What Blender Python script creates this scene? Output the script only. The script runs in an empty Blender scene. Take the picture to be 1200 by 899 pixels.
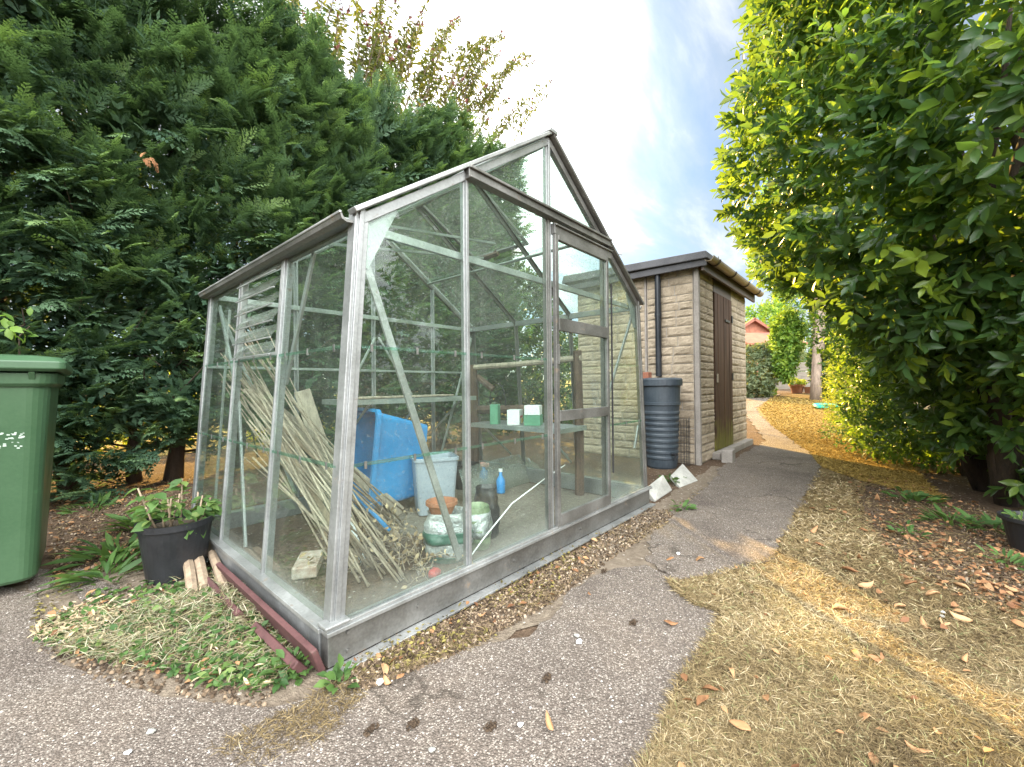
import bpy, bmesh, math, random
import numpy as np
from mathutils import Vector, Matrix
rng = np.random.default_rng(7)
random.seed(7)
R_ = math.radians
SC = bpy.context.scene
COL = SC.collection

# ------------------------------------------------------------------ camera
FPX, PITCH, ROLL, YAW = 493.03, R_(0.3465), R_(-0.5657), R_(41.2749)
CAM = np.array([-0.6496, -1.3826, 0.9307])
_F = np.array([math.cos(YAW), math.sin(YAW), 0.0]); _R = np.array([math.sin(YAW), -math.cos(YAW), 0.0]); _U = np.array([0, 0, 1.0])
CF = _F * math.cos(PITCH) + _U * math.sin(PITCH)
_U2 = _U * math.cos(PITCH) - _F * math.sin(PITCH)
CR = _R * math.cos(ROLL) + _U2 * math.sin(ROLL)
CU = _U2 * math.cos(ROLL) - _R * math.sin(ROLL)
cam_data = bpy.data.cameras.new('camera')
cam = bpy.data.objects.new('camera', cam_data); COL.objects.link(cam)
cam_data.sensor_width = 36; cam_data.lens = FPX / 1200 * 36
cam_data.clip_start = 0.02; cam_data.clip_end = 2000
M = Matrix([[CR[i], CU[i], -CF[i], CAM[i]] for i in range(3)] + [[0, 0, 0, 1]])
cam.matrix_world = M
SC.camera = cam

def ray(px, py): return CF + CR * ((px - 600) / FPX) + CU * ((449.5 - py) / FPX)
def g(px, py, z=0.0):                       # point of the ground seen at a pixel
    d = ray(px, py); return CAM + d * ((z - CAM[2]) / d[2])
def at(px, py, Z): return CAM + ray(px, py) * Z
SL, XB = .06, 7.2                          # the garden climbs gently beyond the shed
def hz(x): return SL * min(max(x - XB, 0), 25)
def gg(px, py):
    p = g(px, py)
    d = ray(px, py)
    if d[2] < 0 and (p[0] - CAM[0]) > 0 and p[0] < XB: return p
    t = (SL * (CAM[0] - XB) - CAM[2]) / (d[2] - SL * d[0]); return CAM + d * t
def onx(px, py, x): d = ray(px, py); return CAM + d * ((x - CAM[0]) / d[0])
def ony(px, py, y): d = ray(px, py); return CAM + d * ((y - CAM[1]) / d[1])
def proj(P):
    v = np.asarray(P) - CAM; z = v @ CF
    return 600 + FPX * (v @ CR) / z, 449.5 - FPX * (v @ CU) / z, z

# ------------------------------------------------------------------ materials
def new_mat(name):
    m = bpy.data.materials.new(name); m.use_nodes = True
    nt = m.node_tree; nt.nodes.clear()
    return m, nt
def N(nt, t, **kw):
    n = nt.nodes.new(t)
    for k, v in kw.items(): setattr(n, k, v)
    return n
def S(nt, node, i, v):
    if hasattr(v, 'links') or isinstance(v, bpy.types.NodeSocket): nt.links.new(v, node.inputs[i])
    else: node.inputs[i].default_value = v
def c4(c): return (c[0], c[1], c[2], 1)
def noise(nt, scale, detail=4, rough=.55, vec=None, dist=0):
    n = N(nt, 'ShaderNodeTexNoise'); n.inputs['Scale'].default_value = scale
    n.inputs['Detail'].default_value = detail; n.inputs['Roughness'].default_value = rough
    n.inputs['Distortion'].default_value = dist
    if vec is not None: nt.links.new(vec, n.inputs['Vector'])
    return n
def ramp(nt, fac, stops, interp='LINEAR'):
    r = N(nt, 'ShaderNodeValToRGB'); cr = r.color_ramp; cr.interpolation = interp
    while len(cr.elements) < len(stops): cr.elements.new(.5)
    for e, (p, c) in zip(cr.elements, stops):
        e.position = p; e.color = c4(c) if isinstance(c, (tuple, list)) else (c, c, c, 1)
    nt.links.new(fac, r.inputs[0]); return r
def mix(nt, fac, a, b, mode='MIX'):
    m = N(nt, 'ShaderNodeMix', data_type='RGBA', blend_type=mode)
    for i, v in ((0, fac), (6, a), (7, b)):
        if isinstance(v, bpy.types.NodeSocket): nt.links.new(v, m.inputs[i])
        else: m.inputs[i].default_value = v if i == 0 else c4(v)
    return m.outputs[2]
def math_(nt, op, a, b=0.0):
    m = N(nt, 'ShaderNodeMath', operation=op)
    for i, v in ((0, a), (1, b)):
        if isinstance(v, bpy.types.NodeSocket): nt.links.new(v, m.inputs[i])
        else: m.inputs[i].default_value = v
    return m.outputs[0]
def coords(nt, scale=None):
    tc = N(nt, 'ShaderNodeTexCoord'); o = tc.outputs['Object']
    if scale is not None:
        mp = N(nt, 'ShaderNodeMapping'); mp.inputs['Scale'].default_value = scale
        nt.links.new(o, mp.inputs['Vector']); o = mp.outputs[0]
    return o
def finish(nt, color, rough=.7, metal=0, bump=None, bump_s=.3, bump_d=.01, spec=.5, trans=None):
    p = N(nt, 'ShaderNodeBsdfPrincipled'); out = N(nt, 'ShaderNodeOutputMaterial')
    for k, v in (('Base Color', color), ('Roughness', rough), ('Metallic', metal), ('Specular IOR Level', spec)):
        if isinstance(v, bpy.types.NodeSocket): nt.links.new(v, p.inputs[k])
        else: p.inputs[k].default_value = c4(v) if k == 'Base Color' else v
    if bump is not None:
        b = N(nt, 'ShaderNodeBump'); b.inputs['Strength'].default_value = bump_s; b.inputs['Distance'].default_value = bump_d
        nt.links.new(bump, b.inputs['Height']); nt.links.new(b.outputs[0], p.inputs['Normal'])
    sh = p.outputs[0]
    if trans is not None:
        t = N(nt, 'ShaderNodeBsdfTranslucent'); nt.links.new(trans[0], t.inputs[0]) if isinstance(trans[0], bpy.types.NodeSocket) else setattr(t.inputs[0], 'default_value', c4(trans[0]))
        ms = N(nt, 'ShaderNodeMixShader'); ms.inputs[0].default_value = trans[1]
        nt.links.new(sh, ms.inputs[1]); nt.links.new(t.outputs[0], ms.inputs[2]); sh = ms.outputs[0]
    nt.links.new(sh, out.inputs[0])
def simple(name, c1, c2, rough=.6, metal=0, scale=6, scale2=60, bump=.2, bd=.004, stretch=None, spots=None, spec=.5):
    m, nt = new_mat(name); co = coords(nt, stretch)
    a = noise(nt, scale, 6, .6, co); b = noise(nt, scale2, 3, .6, co)
    f = math_(nt, 'ADD', math_(nt, 'MULTIPLY', a.outputs[0], .65), math_(nt, 'MULTIPLY', b.outputs[0], .35))
    r = ramp(nt, f, [(.36, c1), (.62, c2)])
    col = r.outputs[0]
    if spots:
        s = noise(nt, spots[1], 5, .65, co); k = ramp(nt, s.outputs[0], [(spots[2], 0.), (spots[2] + .08, 1.)])
        col = mix(nt, k.outputs[0], col, spots[0])
    rr = ramp(nt, a.outputs[0], [(.3, max(0, rough - .12)), (.7, min(1, rough + .12))])
    finish(nt, col, rr.outputs[0], metal, f, bump, bd, spec)
    return m
def leaf_mat(name, lo, hi, tr, tf=.35, rough=.45, spec=.4, back=None):
    m, nt = new_mat(name)
    a = N(nt, 'ShaderNodeAttribute', attribute_name='tint')
    r = ramp(nt, a.outputs['Fac'], [(0, lo), (.7, hi), (1, tr)])
    col = r.outputs[0]
    t2 = mix(nt, .5, mix(nt, 1., col, (2.2, 2.4, .8), 'MULTIPLY'), tr)
    finish(nt, col, rough, 0, None, spec=spec, trans=(t2, tf))
    return m
def attr_ramp_mat(name, stops, rough=.8, tf=.0, spec=.2):
    m, nt = new_mat(name)
    a = N(nt, 'ShaderNodeAttribute', attribute_name='tint')
    r = ramp(nt, a.outputs['Fac'], stops)
    finish(nt, r.outputs[0], rough, spec=spec, trans=(r.outputs[0], tf) if tf else None)
    return m

def glass_mat(name, dirt, tint=(.93, .97, .95), spots=.62):
    m, nt = new_mat(name); out = N(nt, 'ShaderNodeOutputMaterial')
    lw = N(nt, 'ShaderNodeLayerWeight'); lw.inputs[0].default_value = .5
    fr = math_(nt, 'ADD', math_(nt, 'MULTIPLY', math_(nt, 'POWER', lw.outputs['Facing'], 5), .75), .028)
    tr = N(nt, 'ShaderNodeBsdfTransparent'); tr.inputs[0].default_value = c4(tint)
    gl = N(nt, 'ShaderNodeBsdfGlossy'); gl.inputs['Roughness'].default_value = .015; gl.inputs[0].default_value = (.95, 1, .98, 1)
    m1 = N(nt, 'ShaderNodeMixShader'); nt.links.new(fr, m1.inputs[0]); nt.links.new(tr.outputs[0], m1.inputs[1]); nt.links.new(gl.outputs[0], m1.inputs[2])
    co = coords(nt)
    n1 = noise(nt, 3.5, 6, .65, co); n2 = noise(nt, 85, 2, .5, co); n4 = noise(nt, 27, 4, .7, co); n3 = noise(nt, 1.3, 3, .5, coords(nt, (9, 9, .8)))
    k1 = ramp(nt, n1.outputs[0], [(.35, 0.), (.75, 1.)]); k2 = ramp(nt, n2.outputs[0], [(spots, 0.), (spots + .08, 1.)]); k3 = ramp(nt, n3.outputs[0], [(.5, 0.), (.75, 1.)])
    d = math_(nt, 'ADD', math_(nt, 'MULTIPLY', k1.outputs[0], dirt), math_(nt, 'MULTIPLY', k2.outputs[0], dirt * 2.6))
    d = math_(nt, 'ADD', d, math_(nt, 'MULTIPLY', k3.outputs[0], dirt * .5)); d = math_(nt, 'ADD', d, dirt * .35)
    k4 = ramp(nt, n4.outputs[0], [(.63, 0.), (.70, 1.)]); d = math_(nt, 'ADD', d, math_(nt, 'MULTIPLY', math_(nt, 'MULTIPLY', k4.outputs[0], k2.outputs[0]), min(.55, dirt * 9)))
    d = math_(nt, 'ADD', d, math_(nt, 'MULTIPLY', k4.outputs[0], dirt * .8))
    sz = N(nt, 'ShaderNodeSeparateXYZ'); nt.links.new(co, sz.inputs[0]); k5 = ramp(nt, math_(nt, 'ADD', sz.outputs[2], math_(nt, 'MULTIPLY', n4.outputs[0], -.10)), [(.085, 1.), (.19, 0.)])
    d = math_(nt, 'ADD', d, math_(nt, 'MULTIPLY', k5.outputs[0], min(.4, dirt * 6)))
    df = N(nt, 'ShaderNodeBsdfDiffuse'); df.inputs[0].default_value = (.50, .53, .48, 1)
    tl = N(nt, 'ShaderNodeBsdfTranslucent'); tl.inputs[0].default_value = (.50, .52, .44, 1)
    md = N(nt, 'ShaderNodeMixShader'); md.inputs[0].default_value = .5; nt.links.new(df.outputs[0], md.inputs[1]); nt.links.new(tl.outputs[0], md.inputs[2])
    m2 = N(nt, 'ShaderNodeMixShader'); nt.links.new(d, m2.inputs[0]); nt.links.new(m1.outputs[0], m2.inputs[1]); nt.links.new(md.outputs[0], m2.inputs[2])
    nt.links.new(m2.outputs[0], out.inputs[0])
    return m

def alu_mat(name, a, b, rust=.66, rough=.42):
    m, nt = new_mat(name); co = coords(nt)
    n1 = noise(nt, 5, 6, .65, co); n2 = noise(nt, 90, 3, .6, co); n3 = noise(nt, 14, 5, .7, co)
    f = math_(nt, 'ADD', math_(nt, 'MULTIPLY', n1.outputs[0], .6), math_(nt, 'MULTIPLY', n2.outputs[0], .4))
    col = ramp(nt, f, [(.35, a), (.65, b)]).outputs[0]
    k = ramp(nt, n3.outputs[0], [(rust, 0.), (rust + .06, 1.)])
    col = mix(nt, math_(nt, 'MULTIPLY', k.outputs[0], .75), col, (.17, .12, .075))
    rr = ramp(nt, n1.outputs[0], [(.3, rough - .1), (.7, rough + .2)])
    met = math_(nt, 'MULTIPLY', math_(nt, 'SUBTRACT', 1., k.outputs[0]), .7)
    finish(nt, col, rr.outputs[0], met, f, .15, .002)
    return m

MT = {}
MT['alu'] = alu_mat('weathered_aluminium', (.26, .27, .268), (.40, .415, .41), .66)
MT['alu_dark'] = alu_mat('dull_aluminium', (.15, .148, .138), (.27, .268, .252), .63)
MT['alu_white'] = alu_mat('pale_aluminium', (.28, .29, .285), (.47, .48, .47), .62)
MT['galv'] = alu_mat('galvanised_brace', (.30, .34, .32), (.50, .54, .51), .74)
MT['glass'] = glass_mat('dusty_glass', .042)
MT['glass_roof'] = glass_mat('dirty_roof_glass', .11, (.88, .95, .91), .56)
MT['glass_slat'] = glass_mat('louvre_glass', .13)
MT['seam'] = glass_mat('glass_edge', .10, (.7, .9, .82), .9)
MT['poly'] = glass_mat('clear_sheet', .22)
MT['stone'] = simple('cast_stone_block', (.24, .195, .14), (.45, .375, .28), .9, 0, 4, 55, .6, .012, spots=((.36, .31, .22), 11, .60), spec=.2)
MT['mortar'] = simple('pale_mortar', (.30, .27, .23), (.44, .40, .35), .95, 0, 8, 90, .4, .006)
MT['post_conc'] = simple('grey_concrete', (.20, .18, .16), (.33, .30, .27), .9, 0, 5, 70, .4, .006)
MT['slab'] = simple('pale_concrete', (.26, .26, .235), (.43, .42, .38), .9, 0, 7, 80, .5, .006)
MT['felt'] = simple('roof_felt', (.045, .045, .05), (.10, .10, .105), .85, 0, 5, 80, .5, .006)
MT['door_wood'] = simple('dark_brown_boards', (.030, .017, .012), (.075, .043, .030), .55, 0, 5, 50, .5, .004, (6, 6, .5))
MT['black_plastic'] = simple('black_plastic', (.010, .011, .013), (.022, .023, .026), .42, 0, 4, 90, .15, .002)
MT['butt'] = simple('blue_grey_plastic', (.030, .042, .055), (.055, .070, .085), .5, 0, 5, 60, .2, .003)
MT['pipe'] = simple('black_pipe', (.012, .015, .020), (.024, .028, .036), .4, 0, 4, 60, .15, .002)
MT['gutter_pl'] = simple('tan_gutter_plastic', (.16, .115, .06), (.28, .21, .115), .45, 0, 4, 50, .15, .002)
MT['fascia'] = simple('brown_fascia', (.05, .035, .025), (.11, .08, .06), .6, 0, 5, 60, .3, .004, (1, 6, 6))
MT['bin'] = simple('green_bin_plastic', (.036, .084, .040), (.052, .110, .053), .38, 0, 2.5, 90, .12, .002, spots=((.055, .13, .06), 9, .66))
MT['maroon'] = simple('maroon_painted_board', (.060, .024, .024), (.115, .048, .046), .7, 0, 6, 60, .4, .004, spots=((.10, .07, .055), 14, .6))
MT['cane'] = simple('dry_bamboo', (.14, .10, .065), (.46, .385, .29), .65, 0, 2.2, 40, .3, .003)
MT['wood_grey'] = simple('grey_weathered_wood', (.20, .165, .125), (.42, .36, .28), .85, 0, 4, 40, .5, .004, (8, 8, .8))
MT['wood_pale'] = simple('split_pale_wood', (.19, .14, .095), (.38, .29, .20), .85, 0, 4, 40, .5, .004, (9, 9, .9))
MT['bark'] = simple('brown_bark', (.055, .040, .030), (.17, .125, .092), .95, 0, 6, 40, .8, .012, (3, 3, .8))
MT['bark_pale'] = simple('pale_bark', (.16, .12, .09), (.34, .27, .21), .95, 0, 6, 40, .8, .012, (3, 3, .8))
MT['bark_dark'] = simple('dark_conifer_bark', (.030, .022, .017), (.085, .060, .043), .95, 0, 6, 40, .8, .012, (3, 3, .6))
MT['brown_rail'] = simple('rough_brown_timber', (.05, .032, .024), (.13, .085, .062), .85, 0, 5, 40, .5, .006, (5, 5, 1))
MT['blue'] = simple('blue_plastic', (.010, .165, .40), (.018, .23, .50), .42, 0, 3, 60, .1, .002, spots=((.09, .26, .48), 12, .66))
MT['grey_pl'] = simple('pale_grey_plastic', (.27, .31, .36), (.37, .41, .46), .45, 0, 3, 60, .1, .002)
MT['silver'] = simple('silver_sack', (.24, .26, .26), (.50, .52, .51), .32, .35, 9, 40, 1, .03)
MT['sack_green'] = simple('dark_green_print', (.02, .07, .05), (.05, .13, .09), .35, 0, 5, 40, .4, .008)
MT['sack_black'] = simple('black_sack', (.02, .02, .022), (.05, .05, .052), .4, 0, 6, 40, .6, .01)
MT['sack_lime'] = simple('green_sack', (.09, .14, .07), (.24, .29, .18), .4, 0, 5, 30, .5, .01)
MT['terracotta'] = simple('terracotta', (.24, .095, .05), (.36, .16, .09), .85, 0, 6, 70, .3, .004)
MT['red'] = simple('red_plastic', (.42, .03, .03), (.58, .06, .05), .4, 0, 4, 50, .1, .002)
MT['spray_blue'] = simple('blue_bottle', (.02, .20, .52), (.05, .30, .66), .3, 0, 4, 50, .1, .002)
MT['pinkish'] = simple('pink_trigger', (.62, .30, .26), (.74, .40, .34), .4, 0, 4, 50, .1, .002)
MT['green_box'] = simple('green_carton', (.07, .22, .13), (.12, .32, .20), .6, 0, 4, 50, .1, .002)
MT['white_pl'] = simple('white_plastic', (.68, .70, .70), (.82, .83, .82), .45, 0, 4, 50, .1, .002)
MT['yellow'] = simple('yellow_print', (.72, .42, .03), (.82, .52, .06), .5, 0, 4, 50, .1, .002)
MT['rubber'] = simple('dull_black_rubber', (.014, .014, .014), (.03, .03, .03), .7, 0, 5, 60, .2, .002)
MT['brickred'] = simple('red_brick', (.20, .075, .045), (.36, .15, .09), .9, 0, 3, 30, .4, .01)
MT['brick_white'] = simple('limewashed_brick', (.30, .19, .14), (.62, .57, .50), .9, 0, 9, 50, .4, .006)
MT['tiles'] = simple('red_roof_tile', (.19, .065, .040), (.29, .115, .075), .85, 0, 2, 20, .4, .02)
MT['fence'] = simple('grey_fence_board', (.16, .14, .115), (.30, .265, .215), .9, 0, 4, 40, .4, .006, (1, 1, 6))
MT['hose'] = simple('turquoise_hose', (.01, .30, .20), (.02, .42, .29), .4, 0, 4, 50, .1, .002)
MT['wire'] = simple('dark_wire', (.05, .05, .05), (.10, .095, .09), .5, .6, 6, 60, .1, .001)
MT['rope'] = simple('pale_cord', (.45, .40, .30), (.62, .56, .44), .8, 0, 20, 80, .3, .002)
MT['compost'] = simple('dark_compost', (.03, .021, .015), (.09, .065, .045), 1, 0, 20, 90, 1, .02)
MT['white_mark'] = simple('white_scuff', (.26, .34, .28), (.46, .52, .46), .7, 0, 30, 90, .1, .001)

MT['laurel'] = leaf_mat('laurel_leaf', (.026, .064, .028), (.062, .135, .042), (.28, .37, .045), .52, .30, .5)
MT['conifer'] = leaf_mat('conifer_spray', (.040, .085, .052), (.095, .165, .088), (.18, .27, .105), .30, .6, .25)
MT['hedge_leaf'] = leaf_mat('dark_hedge_leaf', (.016, .038, .018), (.040, .085, .028), (.12, .19, .045), .25, .5, .3)
MT['buddleia'] = leaf_mat('buddleia_leaf', (.038, .055, .024), (.075, .095, .036), (.16, .16, .04), .34, .6, .3)
MT['gold_shrub'] = leaf_mat('golden_shrub_leaf', (.13, .19, .025), (.26, .32, .04), (.42, .44, .07), .4, .5, .3)
MT['bright_leaf'] = leaf_mat('bright_green_leaf', (.06, .13, .025), (.14, .25, .04), (.26, .36, .06), .42, .45, .4)
MT['silver_leaf'] = leaf_mat('silvery_leaf', (.09, .13, .075), (.17, .215, .12), (.28, .31, .17), .3, .6, .3)
MT['weed_leaf'] = leaf_mat('weed_leaf', (.035, .085, .025), (.09, .17, .045), (.19, .26, .075), .3, .55, .3)
MT['deadspray'] = attr_ramp_mat('dead_brown_spray', [(0, (.22, .10, .045)), (1, (.42, .22, .11))], .9)
MT['spike'] = attr_ramp_mat('brown_flower_spike', [(0, (.10, .045, .035)), (1, (.24, .10, .085))], .9)
MT['straw'] = attr_ramp_mat('straw_grass', [(0, (.075, .052, .028)), (.35, (.19, .140, .068)), (.7, (.35, .265, .135)), (.9, (.57, .47, .30)), (1, (.20, .24, .085))], .75, .12)
MT['sunlit_straw'] = attr_ramp_mat('dry_sunlit_grass', [(0, (.13, .085, .022)), (.5, (.34, .23, .058)), (1, (.50, .37, .12))], .8, .12)  # drier copy of the straw with golden sunlight put into its colour
MT['weed_straw'] = attr_ramp_mat('cut_weed_stems', [(0, (.09, .07, .04)), (.4, (.20, .165, .09)), (.7, (.33, .285, .165)), (.9, (.56, .51, .38)), (1, (.10, .15, .05))], .8, .12)
MT['deadleaf'] = attr_ramp_mat('dead_leaf', [(0, (.15, .07, .035)), (.4, (.36, .19, .09)), (.75, (.42, .24, .12)), (1, (.50, .33, .18))], .7, .08)
MT['dryplant'] = attr_ramp_mat('dried_plant', [(0, (.20, .135, .075)), (.6, (.40, .30, .18)), (1, (.56, .45, .29))], .85, .1)
MT['crumb'] = attr_ramp_mat('soil_and_bark_crumb', [(0, (.035, .024, .016)), (.5, (.10, .07, .045)), (.85, (.22, .16, .105)), (1, (.42, .34, .25))], .95)
MT['moss'] = attr_ramp_mat('yellow_moss', [(0, (.06, .05, .018)), (.5, (.15, .125, .04)), (1, (.26, .22, .07))], .95)

def asphalt():
    m, nt = new_mat('old_tarmac'); co = coords(nt)
    wob = noise(nt, 60, 2, .5, co)
    v = N(nt, 'ShaderNodeTexVoronoi'); v.inputs['Scale'].default_value = 200; nt.links.new(co, v.inputs['Vector'])
    v2 = N(nt, 'ShaderNodeTexVoronoi'); v2.inputs['Scale'].default_value = 110; nt.links.new(co, v2.inputs['Vector'])
    big = noise(nt, 1.7, 6, .65, co); mid = noise(nt, 9, 5, .6, co)
    sep = N(nt, 'ShaderNodeSeparateColor'); nt.links.new(v.outputs['Color'], sep.inputs[0])
    stone = ramp(nt, sep.outputs[0], [(0, (.112, .090, .073)), (.30, (.158, .128, .105)), (.58, (.216, .178, .149)), (.80, (.30, .256, .217)), (.93, (.42, .37, .315)), (1, (.52, .475, .42))], 'LINEAR').outputs[0]
    gap = ramp(nt, v.outputs['Distance'], [(.25, 0.), (.75, 1.)])
    col = mix(nt, math_(nt, 'MULTIPLY', gap.outputs[0], .75), stone, (.10, .083, .068))
    sep2 = N(nt, 'ShaderNodeSeparateColor'); nt.links.new(v2.outputs['Color'], sep2.inputs[0])
    pk = math_(nt, 'MULTIPLY', math_(nt, 'GREATER_THAN', sep2.outputs[1], .982), math_(nt, 'LESS_THAN', v2.outputs['Distance'], .38))
    col = mix(nt, pk, col, (.66, .62, .57))
    patch = ramp(nt, big.outputs[0], [(.34, (.72, .70, .70)), (.52, (1, 1, 1)), (.72, (1.16, 1.13, 1.08))])
    col = mix(nt, 1., col, patch.outputs[0], 'MULTIPLY')
    st = ramp(nt, noise(nt, 2.6, 8, .7, co, .6).outputs[0], [(.60, 0.), (.72, 1.)])
    col = mix(nt, math_(nt, 'MULTIPLY', st.outputs[0], .5), col, (.075, .062, .050))
    vc = N(nt, 'ShaderNodeTexVoronoi', feature='DISTANCE_TO_EDGE'); vc.inputs['Scale'].default_value = 1.1
    wv = N(nt, 'ShaderNodeVectorMath', operation='ADD'); sc_ = N(nt, 'ShaderNodeVectorMath', operation='SCALE'); sc_.inputs['Scale'].default_value = .35; nz = noise(nt, 3, 5, .6, co); nt.links.new(nz.outputs['Color'], sc_.inputs[0]); nt.links.new(co, wv.inputs[0]); nt.links.new(sc_.outputs[0], wv.inputs[1]); nt.links.new(wv.outputs[0], vc.inputs['Vector'])
    ck = ramp(nt, vc.outputs['Distance'], [(.003, 1.), (.012, 0.)]); ckm = math_(nt, 'MULTIPLY', ck.outputs[0], math_(nt, 'MULTIPLY', ramp(nt, big.outputs[0], [(.5, 0.), (.58, 1.)]).outputs[0], .7))
    col = mix(nt, ckm, col, (.05, .04, .03))
    h = math_(nt, 'SUBTRACT', math_(nt, 'ADD', sep.outputs[0], mid.outputs[0]), v.outputs['Distance'])
    finish(nt, col, .88, 0, h, .75, .006, .3)
    return m
MT['path'] = asphalt()
def soil(name, a, b, c, litter=.5, peb=.94):
    m, nt = new_mat(name); co = coords(nt)
    n1 = noise(nt, 2.2, 7, .68, co); n2 = noise(nt, 38, 5, .7, co); n3 = noise(nt, 130, 3, .6, co)
    f = math_(nt, 'ADD', math_(nt, 'MULTIPLY', n1.outputs[0], .4), math_(nt, 'MULTIPLY', n2.outputs[0], .6))
    col = ramp(nt, f, [(.34, a), (.5, b), (.66, c)]).outputs[0]
    v = N(nt, 'ShaderNodeTexVoronoi'); v.inputs['Scale'].default_value = 55; nt.links.new(co, v.inputs['Vector'])
    sep = N(nt, 'ShaderNodeSeparateColor'); nt.links.new(v.outputs['Color'], sep.inputs[0])
    k = math_(nt, 'MULTIPLY', math_(nt, 'GREATER_THAN', sep.outputs[0], peb), math_(nt, 'LESS_THAN', v.outputs['Distance'], .36))
    col = mix(nt, k, col, (.40, .35, .30))
    h = math_(nt, 'ADD', f, math_(nt, 'MULTIPLY', n3.outputs[0], .5))
    finish(nt, col, .95, 0, h, .9, .025, .15)
    return m
MT['soil'] = soil('brown_soil', (.055, .036, .024), (.115, .078, .052), (.19, .135, .09))
MT['soil_grey'] = soil('dusty_soil', (.11, .085, .062), (.20, .16, .12), (.29, .24, .18), peb=.9)
MT['floor_in'] = soil('dry_floor_dust', (.15, .125, .10), (.23, .20, .165), (.31, .275, .235), peb=.93)
MT['lawn'] = soil('straw_ground', (.095, .068, .035), (.175, .125, .058), (.27, .195, .09), peb=.975)
MT['lawn_far'] = soil('dry_lawn_beyond', (.20, .15, .06), (.30, .23, .09), (.40, .31, .13), peb=.99)

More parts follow.
